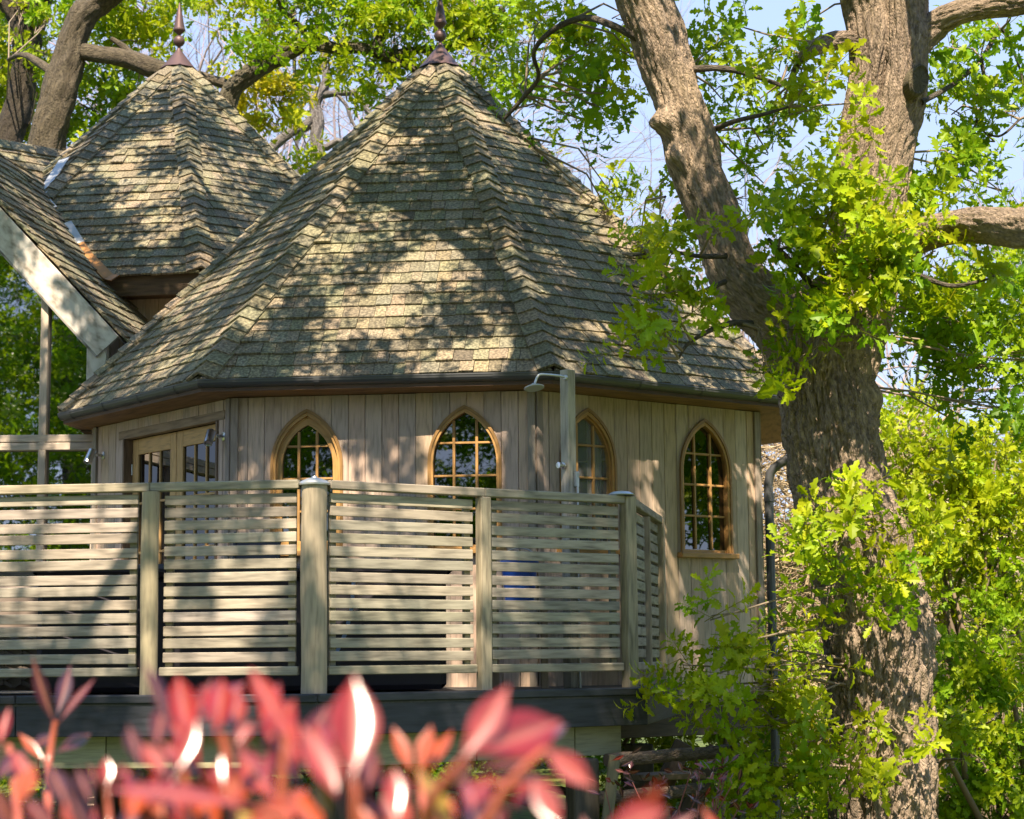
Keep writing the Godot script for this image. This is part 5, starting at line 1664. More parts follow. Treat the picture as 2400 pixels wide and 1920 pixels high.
func build_red_shrub() -> void:
	var t := thing("photinia_shrub", "red-leaved glossy shrub in front of everything, blurred along the bottom edge", "shrub", Vector3(-0.1, 0, -1.75))
	for r in [[-0.674, 1.505, -2.900, -0.712, 1.606, -2.911, 0.0257, 2, -0.50], [-0.695, 1.516, -3.000, -0.689, 1.592, -3.058, 0.0237, 2, 0.40], [-0.667, 1.511, -2.900, -0.629, 1.573, -2.958, 0.0190, 3, -0.30], [-0.665, 1.459, -2.800, -0.706, 1.497, -2.819, 0.0144, 1, 0.20], [-0.624, 1.497, -2.400, -0.620, 1.543, -2.424, 0.0181, 0, -0.29], [-0.672, 1.466, -2.900, -0.644, 1.489, -3.006, 0.0201, 3, 0.50], [-0.304, 1.538, -1.750, -0.331, 1.599, -1.757, 0.0245, 2, 0.90], [-0.289, 1.526, -1.750, -0.312, 1.585, -1.831, 0.0290, 0, 0.31], [-0.272, 1.533, -1.800, -0.278, 1.582, -1.876, 0.0266, 0, 0.33], [-0.290, 1.503, -1.700, -0.277, 1.549, -1.726, 0.0181, 0, 0.27], [-0.308, 1.498, -1.750, -0.333, 1.526, -1.770, 0.0186, 4, 0.28], [-0.196, 1.535, -1.700, -0.239, 1.591, -1.786, 0.0220, 4, 0.29], [-0.239, 1.526, -1.700, -0.227, 1.546, -1.714, 0.0151, 4, -0.28], [-0.256, 1.486, -1.750, -0.261, 1.515, -1.765, 0.0168, 0, -0.28], [-0.209, 1.482, -1.600, -0.353, 1.489, -1.718, 0.0226, 4, 0.29], [-0.425, 1.456, -1.900, -0.461, 1.499, -1.955, 0.0243, 2, 0.30], [-0.432, 1.467, -2.100, -0.436, 1.497, -2.116, 0.0165, 0, 0.27], [-0.439, 1.465, -2.100, -0.453, 1.491, -2.103, 0.0107, 3, 0.30], [-0.426, 1.466, -2.100, -0.414, 1.493, -2.103, 0.0122, 3, -0.30], [-0.476, 1.464, -1.900, -0.464, 1.501, -1.915, 0.0201, 1, 0.10], [-0.123, 1.507, -1.500, -0.125, 1.586, -1.541, 0.0401, 0, 0.27], [-0.135, 1.487, -1.550, -0.171, 1.547, -1.589, 0.0257, 4, 0.29], [-0.104, 1.485, -2.000, -0.124, 1.530, -2.018, 0.0157, 1, 0.20], [-0.096, 1.485, -2.000, -0.085, 1.531, -2.018, 0.0192, 1, -0.05], [-0.088, 1.485, -2.000, -0.065, 1.524, -2.068, 0.0159, 1, -0.30], [-0.044, 1.517, -1.600, -0.005, 1.576, -1.640, 0.0265, 4, 0.28], [-0.032, 1.523, -1.600, 0.039, 1.545, -1.687, 0.0420, 0, 0.33], [-0.037, 1.505, -1.700, 0.032, 1.513, -1.757, 0.0141, 3, 0.50], [0.024, 1.527, -1.600, 0.062, 1.497, -1.571, 0.0200, 4, 0.20], [0.013, 1.507, -1.550, 0.034, 1.471, -1.526, 0.0199, 4, 0.10], [-0.097, 1.471, -1.650, -0.102, 1.508, -1.672, 0.0221, 4, 0.29], [-0.124, 1.488, -1.600, -0.102, 1.473, -1.585, 0.0130, 4, 0.10], [-0.034, 1.494, -1.700, 0.035, 1.489, -1.774, 0.0154, 1, 0.20], [-0.231, 1.517, -1.800, -0.209, 1.561, -1.878, 0.0282, 0, 0.34], [-0.281, 1.464, -1.800, -0.243, 1.499, -1.924, 0.0317, 1, 0.50], [-0.196, 1.483, -1.800, -0.230, 1.537, -1.882, 0.0282, 0, 0.33], [-0.350, 1.453, -1.800, -0.352, 1.487, -1.864, 0.0218, 1, 0.30], [-0.296, 1.453, -1.750, -0.316, 1.490, -1.821, 0.0243, 0, 0.32], [-0.222, 1.459, -1.600, -0.182, 1.480, -1.670, 0.0251, 1, 0.30], [-0.158, 1.454, -1.650, -0.194, 1.484, -1.716, 0.0229, 1, 0.40], [-0.302, 1.541, -1.900, -0.277, 1.576, -2.029, 0.0234, 0, 0.34], [0.062, 1.466, -1.500, 0.116, 1.483, -1.531, 0.0232, 4, 0.31], [-0.010, 1.448, -1.700, -0.029, 1.488, -1.755, 0.0235, 3, 0.40], [-0.074, 1.444, -1.750, -0.057, 1.473, -1.814, 0.0212, 1, 0.30], [-0.454, 1.443, -1.800, -0.476, 1.488, -1.805, 0.0215, 3, 0.20], [-0.378, 1.447, -1.750, -0.411, 1.472, -1.813, 0.0182, 1, 0.20], [-0.120, 1.449, -1.700, -0.135, 1.474, -1.710, 0.0174, 1, 0.30], [-0.358, 1.469, -1.900, -0.334, 1.497, -1.975, 0.0198, 0, 0.33], [-0.201, 1.444, -1.650, -0.237, 1.471, -1.704, 0.0228, 5, 0.30], [-0.150, 1.472, -1.600, -0.163, 1.502, -1.603, 0.0164, 5, 0.20], [0.014, 1.518, -1.900, 0.053, 1.531, -2.004, 0.0166, 3, 0.40], [-0.741, 1.465, -3.000, -0.720, 1.486, -3.105, 0.0187, 3, 0.60], [-0.301, 1.497, -1.900, -0.344, 1.539, -1.977, 0.0231, 0, 0.29], [-0.273, 1.537, -1.900, -0.314, 1.573, -1.974, 0.0198, 0, -0.31], [-0.233, 1.487, -1.850, -0.218, 1.524, -1.924, 0.0225, 0, 0.28], [-0.246, 1.472, -1.800, -0.244, 1.510, -1.866, 0.0218, 1, 0.30], [-0.195, 1.504, -1.750, -0.220, 1.558, -1.833, 0.0244, 4, 0.28], [-0.265, 1.446, -1.750, -0.288, 1.482, -1.815, 0.0243, 1, 0.20], [-0.207, 1.461, -1.700, -0.185, 1.485, -1.765, 0.0206, 1, 0.10], [-0.336, 1.461, -1.850, -0.380, 1.496, -1.925, 0.0225, 0, 0.29], [-0.301, 1.468, -1.850, -0.284, 1.496, -1.921, 0.0193, 0, 0.27], [-0.165, 1.501, -1.800, -0.188, 1.541, -1.873, 0.0188, 0, -0.29], [-0.178, 1.453, -1.700, -0.196, 1.485, -1.764, 0.0236, 1, 0.20], [-0.239, 1.494, -1.800, -0.251, 1.529, -1.804, 0.0169, 3, 0.40], [-0.116, 1.445, -1.750, -0.096, 1.469, -1.813, 0.0212, 1, 0.30], [-0.047, 1.470, -1.700, -0.022, 1.494, -1.770, 0.0207, 0, 0.29], [-0.054, 1.449, -1.700, -0.072, 1.481, -1.704, 0.0203, 3, 0.10], [-0.003, 1.470, -1.700, 0.019, 1.490, -1.716, 0.0174, 0, 0.31], [-0.131, 1.482, -1.750, -0.127, 1.516, -1.804, 0.0182, 3, 0.30], [-0.320, 1.451, -1.700, -0.304, 1.478, -1.712, 0.0203, 1, 0.20], [-0.416, 1.443, -1.800, -0.457, 1.473, -1.854, 0.0218, 3, 0.20], [-0.346, 1.513, -1.900, -0.345, 1.561, -1.955, 0.0197, 3, 0.20], [-0.316, 1.540, -1.950, -0.306, 1.581, -2.005, 0.0195, 3, -0.30], [-0.264, 1.531, -1.850, -0.268, 1.569, -1.922, 0.0199, 4, 0.29], [-0.244, 1.537, -1.900, -0.235, 1.576, -1.973, 0.0198, 0, -0.29], [-0.207, 1.504, -1.900, -0.184, 1.555, -1.956, 0.0230, 3, 0.30], [-0.188, 1.501, -1.950, -0.176, 1.558, -2.006, 0.0202, 3, -0.40], [-0.203, 1.478, -1.700, -0.248, 1.518, -1.781, 0.0237, 4, -0.29], [-0.281, 1.491, -1.800, -0.335, 1.522, -1.879, 0.0207, 4, 0.29], [-0.349, 1.500, -1.850, -0.372, 1.538, -1.904, 0.0192, 2, 0.30], [-0.415, 1.458, -1.950, -0.443, 1.492, -2.004, 0.0168, 2, 0.20], [-0.119, 1.482, -1.800, -0.135, 1.505, -1.803, 0.0153, 2, 0.20], [-0.057, 1.481, -1.800, -0.041, 1.504, -1.803, 0.0153, 2, 0.20], [-0.010, 1.503, -1.750, 0.009, 1.523, -1.803, 0.0151, 3, 0.20], [-0.094, 1.456, -1.700, -0.114, 1.484, -1.719, 0.0175, 4, -0.29], [-0.031, 1.467, -1.650, -0.043, 1.494, -1.719, 0.0172, 4, 0.29], [-0.538, 1.464, -2.200, -0.563, 1.500, -2.224, 0.0188, 4, 0.29], [-0.296, 1.476, -1.750, -0.339, 1.479, -1.817, 0.0152, 4, 0.29], [-0.602, 1.463, -2.300, -0.594, 1.492, -2.405, 0.0240, 3, 0.40]]:
		part("leaf", broad_leaf(Vector3(r[0], r[1], r[2]), Vector3(r[3], r[4], r[5]), r[6], int(r[7]), r[8]), M.red_leaf, t)
	for r in [[Vector4(-0.673, 1.512, -2.900, 0.004), Vector4(-0.680, 1.469, -2.900, 0.005), Vector4(-0.671, 1.417, -2.850, 0.006), Vector4(-0.598, 1.269, -2.600, 0.006)], [Vector4(-0.096, 1.485, -2.000, 0.003), Vector4(-0.091, 1.459, -1.950, 0.004), Vector4(-0.081, 1.356, -1.900, 0.004)], [Vector4(-0.040, 1.518, -1.600, 0.004), Vector4(-0.065, 1.490, -1.620, 0.005), Vector4(-0.079, 1.453, -1.650, 0.005), Vector4(-0.091, 1.364, -1.700, 0.006)], [Vector4(-0.122, 1.507, -1.500, 0.003), Vector4(-0.120, 1.480, -1.500, 0.004), Vector4(-0.129, 1.385, -1.550, 0.005)], [Vector4(-0.292, 1.505, -1.750, 0.003), Vector4(-0.288, 1.468, -1.750, 0.004), Vector4(-0.268, 1.365, -1.700, 0.005)], [Vector4(-0.266, 1.533, -1.800, 0.004), Vector4(-0.258, 1.483, -1.800, 0.004), Vector4(-0.242, 1.358, -1.750, 0.005)], [Vector4(-0.209, 1.482, -1.600, 0.003), Vector4(-0.176, 1.457, -1.620, 0.004), Vector4(-0.158, 1.371, -1.650, 0.004)], [Vector4(-0.432, 1.469, -2.100, 0.003), Vector4(-0.429, 1.434, -2.100, 0.003), Vector4(-0.396, 1.324, -2.000, 0.004)], [Vector4(0.025, 1.526, -1.600, 0.003), Vector4(-0.003, 1.501, -1.600, 0.004), Vector4(-0.031, 1.456, -1.620, 0.005)], [Vector4(-0.197, 1.536, -1.700, 0.003), Vector4(-0.200, 1.489, -1.700, 0.004), Vector4(-0.203, 1.365, -1.700, 0.004)], [Vector4(-0.613, 1.497, -2.400, 0.004), Vector4(-0.576, 1.428, -2.300, 0.005), Vector4(-0.539, 1.298, -2.200, 0.005)]]:
		var s := Solid.new()
		s.tube(smooth_path(r, 0.02), 8, Color(0.4, 0.1, 0.06), false)
		part("stem", s, M.red_leaf, t)
	# leaves lower down, below the frame and behind the tips
	var low := Solid.new()
	for i in 150:
		var z := rng.randf_range(-2.6, -1.5)
		var x := rng.randf_range(-0.3, 0.14) * -z
		var y := 1.6 + z * rng.randf_range(0.088, 0.3)
		var p := Vector3(x, y, z)
		var d := Vector3(rng.randfn() * 0.6, 1.0, rng.randfn() * 0.6 - 0.3).normalized()
		var one := broad_leaf(p, p + d * rng.randf_range(0.05, 0.085), rng.randf_range(0.02, 0.034), [0, 1, 3, 3, 5, 2][rng.randi() % 6], rng.randf_range(-0.9, 0.9))
		var k0 := low.v.size()
		low.v.append_array(one.v)
		low.n.append_array(one.n)
		low.t.append_array(one.t)
		low.c.append_array(one.c)
		for k in one.k:
			low.k.append(k + k0)
	part("lower_leaves", low, M.red_leaf, t, "stuff")
	var f := thing("photinia_shrub", "dark red small-leaved shrub low in front of the logs under the deck's right end", "shrub", Vector3(0.75, 0, -10.6))
	var st := Solid.new()
	for i in 16:
		var a := Vector3(0.8 + rng.randf_range(-0.25, 0.25), 0, -10.6 + rng.randf_range(-0.2, 0.2))
		var b := Vector3(0.8 + rng.randf_range(-0.45, 0.45), rng.randf_range(0.72, 0.98), -10.6 + rng.randf_range(-0.3, 0.3))
		st.tube([Vector4(a.x, a.y, a.z, 0.008), Vector4(b.x, b.y, b.z, 0.003)], 5, Color(0.2, 0.07, 0.06), false)
		for j in 8:
			var d := Vector3(rng.randfn(), rng.randf_range(0.2, 1.2), rng.randfn()).normalized()
			var p := b + Vector3(rng.randfn(), rng.randfn(), rng.randfn()) * 0.045
			part("leaf", broad_leaf(p, p + d * rng.randf_range(0.05, 0.08), rng.randf_range(0.018, 0.028), [3, 2, 2, 3, 0][rng.randi() % 5], rng.randf_range(-1.2, 1.2)), M.red_leaf, f)
	part("stems", st, M.twig, f)


func mound_blobs(x0: float, x1: float, z0: float, z1: float, y0: float, y1: float, n: int, reach: float, each: int, tone: float) -> Array:
	var out := []
	for i in n:
		out.append([rng.randf_range(x0, x1), rng.randf_range(y0, y1), rng.randf_range(z0, z1), reach * rng.randf_range(0.7, 1.3), reach * rng.randf_range(0.6, 1.0), reach * rng.randf_range(0.7, 1.3), each, clampf(tone + rng.randfn() * 0.4, 0, 3)])
	return out


func far_tree(label: String, x: float, z: float, height: float, spread: float, tone: float, seed_at: int, size := 2.0, low := 0.3) -> void:
	rng.seed = seed_at
	var t := thing("broadleaf_tree", label, "tree", Vector3(x, 0, z))
	var stem := [Vector4(x, -0.2, z, 0.3), Vector4(x + 0.15, height * 0.3, z, 0.24), Vector4(x - 0.1, height * 0.6, z, 0.16), Vector4(x, height * 0.85, z, 0.07)]
	part("trunk", limb(stem, 24, 0.15, 0.02, 0.2, Color(0.17, 0.135, 0.1)), M.far_bark, t)
	var blobs := []
	for i in 34:
		var g := i * 2.4
		var u := rng.randf()
		var r := spread * sqrt(rng.randf()) * (1.0 - 0.6 * absf(u - 0.45))
		blobs.append([x + cos(g) * r, height * (low + (1.0 - low) * u), z + sin(g) * r, spread * 0.36, spread * 0.28, spread * 0.36, 90, tone + rng.randf_range(-0.5, 0.5)])
	crown(t, blobs, size, 0.6, -0.25, smooth_path(stem, 0.4))


func build_ground() -> void:
	var g := MeshInstance3D.new()
	var p := PlaneMesh.new()
	p.size = Vector2(500, 500)
	g.mesh = p
	g.name = "ground"
	g.material_override = M.grass
	g.position = Vector3(0, -0.02, 0)
	tag(g, "rough grassy ground under the tree house", "ground", "", "structure")
	add_child(g)


func _ready() -> void:
	rng.seed = 20240
	var cam := Camera3D.new()
	cam.name = "camera"
	add_child(cam)
	cam.transform = Transform3D(Basis(Vector3(0.999965, -0.008349, -0.001056), Vector3(0.008415, 0.992057, 0.125509), Vector3(-0.000000, -0.125514, 0.992092)), EYE)
	var lens := CameraAttributesPhysical.new()
	lens.frustum_focal_length = 57.262
	lens.frustum_focus_distance = 13.6
	lens.exposure_aperture = 4.1
	cam.attributes = lens
	cam.fov = 23.671
	cam.near = 0.05
	cam.far = 900.0
	cam.current = true
	var around := WorldEnvironment.new()
	around.name = "surroundings"
	var env := Environment.new()
	env.background_mode = Environment.BG_SKY
	env.tonemap_mode = Environment.TONE_MAPPER_LINEAR
	env.tonemap_exposure = 2.6
	env.sdfgi_enabled = true
	env.ssao_enabled = true
	env.ssil_enabled = true
	var sky := Sky.new()
	var sm := ProceduralSkyMaterial.new()
	sm.sky_top_color = Color(0.5, 0.63, 0.84)
	sm.sky_horizon_color = Color(0.74, 0.79, 0.88)
	sm.sky_curve = 0.28
	sm.sky_energy_multiplier = 0.85
	sm.ground_bottom_color = Color(0.2, 0.2, 0.12)
	sm.ground_horizon_color = Color(0.4, 0.42, 0.36)
	sm.sun_angle_max = 12.0
	sky.sky_material = sm
	env.sky = sky
	around.environment = env
	add_child(around)
	var sun := DirectionalLight3D.new()
	sun.name = "sun"
	sun.light_energy = 1.6
	sun.light_color = Color(1.0, 0.925, 0.82)
	sun.light_angular_distance = 0.5
	sun.shadow_enabled = true
	sun.rotation_degrees = Vector3(-54, -3, 0)
	add_child(sun)
	make_materials()
	make_sprays()
	build_ground()
	build_tree_house()
	build_turret()
	build_glazed_wing()
	build_deck()
	build_fence()
	build_shower()
	build_deck_things()
	rng.seed = 501
	build_oak()
	rng.seed = 502
	var la: Array = [Vector4(-6.346, 5.010, -24.000, 0.251), Vector4(-6.359, 7.719, -24.000, 0.210), Vector4(-6.216, 8.490, -24.000, 0.178), Vector4(-6.132, 9.044, -24.000, 0.173), Vector4(-6.101, 9.602, -24.000, 0.189), Vector4(-5.992, 10.050, -24.000, 0.210), Vector4(-5.628, 10.573, -23.600, 0.175), Vector4(-5.294, 11.216, -23.000, 0.120)]
	var la2: Array = [Vector4(-6.119, 9.435, -24.000, 0.136), Vector4(-6.302, 9.828, -24.000, 0.126), Vector4(-6.693, 10.282, -24.000, 0.105)]
	tree("oak_tree", "dark slender oak trunk forking at the far left edge behind the gable roof", [la, la2], [], [], Color(0.1, 0.08, 0.055))
	var lb: Array = [Vector4(-5.549, 5.709, -22.000, 0.288), Vector4(-5.366, 7.407, -22.000, 0.221), Vector4(-5.291, 7.811, -22.000, 0.211), Vector4(-5.219, 8.140, -22.000, 0.207), Vector4(-5.127, 8.471, -22.000, 0.182), Vector4(-5.073, 8.777, -22.000, 0.163), Vector4(-4.940, 9.084, -22.000, 0.163), Vector4(-4.710, 9.288, -22.000, 0.154), Vector4(-4.196, 9.513, -21.500, 0.131), Vector4(-3.677, 9.871, -21.000, 0.092)]
	tree("oak_tree", "thick bent oak with a level mossy bough behind the turret, left of its finial", [lb], [[Vector4(-5.095, 8.634, -22.000, 0.115), Vector4(-4.772, 8.580, -22.000, 0.101), Vector4(-4.424, 8.526, -22.000, 0.110), Vector4(-4.125, 8.411, -22.000, 0.120), Vector4(-3.827, 8.332, -22.000, 0.077), Vector4(-3.580, 8.304, -22.000, 0.062), Vector4(-3.282, 8.210, -22.000, 0.058)], [Vector4(-4.375, 8.541, -22.000, 0.058), Vector4(-4.476, 8.669, -22.000, 0.043), Vector4(-4.627, 8.773, -22.000, 0.024)], [Vector4(-5.213, 8.318, -22.000, 0.067), Vector4(-5.742, 8.736, -22.500, 0.039), Vector4(-6.076, 8.843, -23.000, 0.025)]], [[-6.49, 9.59, -25.00, 0.33, 0.38, 0.35, 42, 0.3], [-6.59, 8.84, -25.00, 0.33, 0.33, 0.33, 36, 0.0], [-6.23, 8.24, -24.50, 0.27, 0.21, 0.24, 19, 0.0], [-6.56, 10.05, -25.00, 0.33, 0.27, 0.30, 27, 0.5], [-5.81, 9.71, -24.00, 0.37, 0.26, 0.31, 25, 0.7], [-5.85, 9.21, -24.00, 0.26, 0.31, 0.29, 19, 0.3], [-6.05, 8.80, -24.50, 0.21, 0.32, 0.27, 18, 0.0], [-6.18, 8.46, -24.50, 0.21, 0.21, 0.21, 13, 0.0], [-5.20, 8.46, -22.80, 0.25, 0.30, 0.27, 22, 0.7], [-4.95, 9.19, -22.80, 0.35, 0.25, 0.30, 26, 0.3], [-4.59, 9.30, -22.80, 0.30, 0.30, 0.30, 26, 0.3], [-4.75, 8.86, -22.60, 0.25, 0.15, 0.20, 9, 0.0], [-4.38, 8.98, -22.80, 0.25, 0.20, 0.22, 13, 0.0], [-4.79, 8.44, -22.60, 0.30, 0.20, 0.25, 19, 0.8], [-4.59, 8.18, -22.60, 0.30, 0.25, 0.27, 27, 1.0], [-4.94, 8.08, -22.60, 0.25, 0.25, 0.25, 22, 1.1], [-5.04, 7.71, -22.40, 0.24, 0.17, 0.21, 14, 1.1], [-4.43, 8.50, -22.80, 0.20, 0.15, 0.17, 5, 0.1], [-4.98, 7.40, -21.70, 0.14, 0.09, 0.12, 3, 0.0], [-4.27, 9.26, -23.00, 0.20, 0.25, 0.23, 11, 0.3], [-4.12, 9.47, -23.00, 0.25, 0.15, 0.20, 10, 0.0], [-4.38, 9.41, -22.50, 0.29, 0.20, 0.25, 15, 0.1], [-5.05, 9.41, -22.50, 0.34, 0.20, 0.27, 18, 0.5], [-6.14, 9.94, -24.00, 0.37, 0.21, 0.29, 20, 0.7], [-6.41, 9.12, -24.60, 0.21, 0.21, 0.21, 12, 0.1], [-6.88, 9.13, -25.00, 0.33, 0.65, 0.49, 72, 0.1], [-7.07, 9.94, -25.00, 0.33, 0.65, 0.49, 72, 0.5], [-6.44, 8.18, -24.50, 0.27, 0.21, 0.24, 19, 0.0]], Color(0.19, 0.155, 0.105))
	var bo: Array = [Vector4(-2.969, 5.502, -21.000, 0.229), Vector4(-3.098, 6.837, -21.000, 0.119), Vector4(-3.130, 7.609, -21.000, 0.110), Vector4(-3.061, 7.850, -21.000, 0.105), Vector4(-2.850, 8.043, -21.000, 0.105), Vector4(-2.615, 8.187, -21.000, 0.101), Vector4(-2.380, 8.322, -21.000, 0.096), Vector4(-2.143, 8.359, -21.000, 0.083), Vector4(-1.906, 8.298, -21.000, 0.069), Vector4(-1.670, 8.316, -21.000, 0.064), Vector4(-1.386, 8.225, -21.000, 0.060), Vector4(-1.102, 8.101, -21.000, 0.050), Vector4(-0.819, 7.928, -21.000, 0.041), Vector4(-0.490, 7.731, -21.000, 0.028)]
	tree("oak_tree", "oak with an arching limb and dense green leaves between the two roof finials", [bo], [[Vector4(-1.480, 8.236, -21.000, 0.069), Vector4(-1.386, 8.568, -21.000, 0.064), Vector4(-1.243, 8.959, -21.000, 0.060), Vector4(-1.195, 9.452, -21.000, 0.046)], [Vector4(-0.057, 8.752, -21.000, 0.041), Vector4(-0.344, 8.461, -21.000, 0.041), Vector4(-0.629, 8.316, -21.000, 0.041), Vector4(-1.007, 8.281, -21.000, 0.046), Vector4(-1.386, 8.225, -21.000, 0.050)], [Vector4(-2.143, 8.330, -21.000, 0.037), Vector4(-2.334, 8.576, -21.000, 0.032), Vector4(-2.524, 8.774, -21.000, 0.028), Vector4(-2.621, 9.070, -21.000, 0.023)]], [[-3.59, 9.15, -22.00, 0.29, 0.14, 0.22, 11, 0.3], [-3.07, 8.95, -21.50, 0.28, 0.19, 0.23, 15, 0.0], [-2.75, 8.73, -21.30, 0.28, 0.23, 0.26, 19, 0.0], [-2.83, 8.32, -20.80, 0.27, 0.16, 0.22, 11, 1.4], [-2.62, 8.33, -21.00, 0.23, 0.18, 0.21, 10, 1.1], [-2.38, 8.72, -21.00, 0.28, 0.23, 0.25, 17, 0.6], [-2.14, 8.57, -21.00, 0.23, 0.28, 0.25, 17, 1.1], [-1.86, 8.62, -21.00, 0.28, 0.23, 0.25, 19, 0.8], [-1.90, 8.30, -20.90, 0.23, 0.18, 0.21, 12, 0.4], [-1.57, 8.63, -20.90, 0.27, 0.23, 0.25, 18, 0.8], [-1.24, 8.66, -21.00, 0.28, 0.23, 0.25, 19, 0.9], [-1.29, 8.32, -21.00, 0.28, 0.23, 0.25, 19, 0.9], [-0.96, 8.56, -21.00, 0.23, 0.28, 0.25, 19, 0.9], [-1.54, 8.09, -21.20, 0.28, 0.19, 0.23, 13, 0.6], [-1.21, 7.99, -21.20, 0.28, 0.16, 0.22, 10, 0.4], [-1.60, 7.88, -21.40, 0.23, 0.14, 0.19, 6, 0.6], [-1.05, 8.27, -21.00, 0.18, 0.18, 0.18, 9, 0.6], [-0.53, 8.56, -21.00, 0.23, 0.28, 0.25, 19, 0.9], [-0.29, 8.71, -21.00, 0.28, 0.23, 0.25, 19, 0.8], [-0.01, 8.56, -21.00, 0.28, 0.28, 0.28, 20, 0.8], [-0.44, 8.22, -21.00, 0.28, 0.18, 0.23, 13, 0.6], [-0.11, 8.12, -21.00, 0.28, 0.23, 0.25, 15, 0.8], [-0.45, 8.02, -21.30, 0.19, 0.19, 0.19, 7, 0.0], [-0.64, 7.92, -21.30, 0.14, 0.14, 0.14, 3, 0.0], [0.03, 7.87, -21.00, 0.23, 0.23, 0.23, 11, 1.1], [0.18, 8.31, -21.00, 0.18, 0.23, 0.21, 10, 0.8], [-0.21, 7.78, -21.00, 0.18, 0.14, 0.16, 3, 1.2], [-2.26, 8.20, -21.20, 0.23, 0.14, 0.19, 7, 0.2], [-2.02, 8.12, -21.20, 0.19, 0.14, 0.16, 6, 0.8], [-2.42, 8.11, -21.40, 0.19, 0.12, 0.15, 4, 0.3], [-0.67, 8.76, -21.00, 0.23, 0.18, 0.21, 11, 0.4], [-2.15, 8.97, -21.00, 0.37, 0.18, 0.28, 18, 0.6], [-1.39, 9.01, -21.00, 0.41, 0.23, 0.32, 28, 0.8], [-0.53, 9.00, -21.00, 0.41, 0.23, 0.32, 28, 0.8], [-2.91, 9.02, -21.00, 0.41, 0.18, 0.30, 20, 0.4]], Color(0.17, 0.15, 0.1))
	var gt: Array = [Vector4(-2.369, 5.898, -25.000, 0.142), Vector4(-2.476, 7.824, -25.000, 0.093), Vector4(-2.534, 8.340, -25.000, 0.087), Vector4(-2.519, 8.627, -25.000, 0.082), Vector4(-2.559, 8.829, -25.000, 0.076), Vector4(-2.481, 9.002, -25.000, 0.071), Vector4(-2.409, 9.146, -25.000, 0.060), Vector4(-2.449, 9.378, -25.000, 0.049), Vector4(-2.438, 9.552, -25.000, 0.038)]
	tree("oak_tree", "pale grey twisted tree in the notch between both roofs with golden young leaves", [gt], [[Vector4(-2.559, 8.731, -25.000, 0.065), Vector4(-2.648, 8.571, -25.000, 0.071), Vector4(-2.826, 8.486, -25.000, 0.076), Vector4(-3.022, 8.344, -25.000, 0.071), Vector4(-3.150, 8.219, -25.000, 0.071), Vector4(-3.326, 7.945, -25.000, 0.065)], [Vector4(-2.559, 8.858, -25.000, 0.060), Vector4(-2.706, 9.004, -25.000, 0.060), Vector4(-2.886, 9.150, -25.000, 0.049), Vector4(-3.028, 9.267, -25.000, 0.038), Vector4(-3.113, 9.442, -25.000, 0.027)], [Vector4(-2.503, 8.962, -25.000, 0.055), Vector4(-2.268, 8.983, -25.000, 0.044), Vector4(-2.043, 8.998, -25.000, 0.038), Vector4(-1.875, 9.084, -25.000, 0.027), Vector4(-1.650, 9.053, -25.000, 0.022)], [Vector4(-2.043, 8.998, -25.000, 0.044), Vector4(-1.930, 8.853, -25.000, 0.044), Vector4(-1.846, 8.708, -25.000, 0.038), Vector4(-1.734, 8.621, -25.000, 0.027)], [Vector4(-2.523, 8.282, -25.000, 0.055), Vector4(-2.405, 8.253, -25.000, 0.049), Vector4(-2.266, 8.338, -25.000, 0.044), Vector4(-2.098, 8.325, -25.000, 0.038), Vector4(-1.930, 8.507, -25.000, 0.027)], [Vector4(-2.481, 9.002, -25.000, 0.038), Vector4(-2.605, 9.061, -25.000, 0.033), Vector4(-2.633, 9.119, -25.000, 0.027), Vector4(-2.521, 9.176, -25.000, 0.022)], [Vector4(-2.268, 8.960, -25.000, 0.027), Vector4(-2.155, 8.826, -25.000, 0.027), Vector4(-2.070, 8.595, -25.000, 0.022), Vector4(-1.986, 8.450, -25.000, 0.016)], [Vector4(-2.535, 8.512, -25.000, 0.038), Vector4(-2.631, 8.542, -25.000, 0.033), Vector4(-2.703, 8.514, -25.000, 0.027), Vector4(-2.770, 8.342, -25.000, 0.016)]], [[-2.90, 8.35, -22.50, 0.25, 0.15, 0.20, 17, 4.0], [-3.00, 8.14, -22.50, 0.25, 0.15, 0.20, 19, 4.0], [-2.75, 8.14, -22.50, 0.20, 0.17, 0.18, 16, 4.0], [-3.05, 7.98, -22.50, 0.17, 0.12, 0.15, 9, 4.0], [-2.80, 7.90, -22.50, 0.25, 0.12, 0.18, 11, 0.0], [-2.54, 7.95, -22.50, 0.15, 0.10, 0.12, 4, 0.0], [-2.35, 8.65, -22.50, 0.17, 0.10, 0.14, 5, 4.0], [-2.04, 8.65, -22.50, 0.15, 0.08, 0.11, 3, 4.0], [-1.89, 8.28, -22.50, 0.15, 0.10, 0.12, 3, 0.0], [-3.20, 7.78, -22.50, 0.15, 0.12, 0.14, 5, 0.0], [-2.49, 7.36, -22.50, 0.20, 0.12, 0.16, 8, 0.0], [-2.29, 7.38, -22.50, 0.15, 0.10, 0.12, 4, 0.0], [-2.44, 7.56, -22.50, 0.07, 0.15, 0.11, 3, 0.0], [-3.41, 8.45, -22.50, 0.10, 0.10, 0.10, 3, 4.0], [-3.61, 8.35, -22.50, 0.10, 0.07, 0.09, 3, 0.0]], Color(0.34, 0.31, 0.29), 1.0, -0.4)
	rng.seed = 503
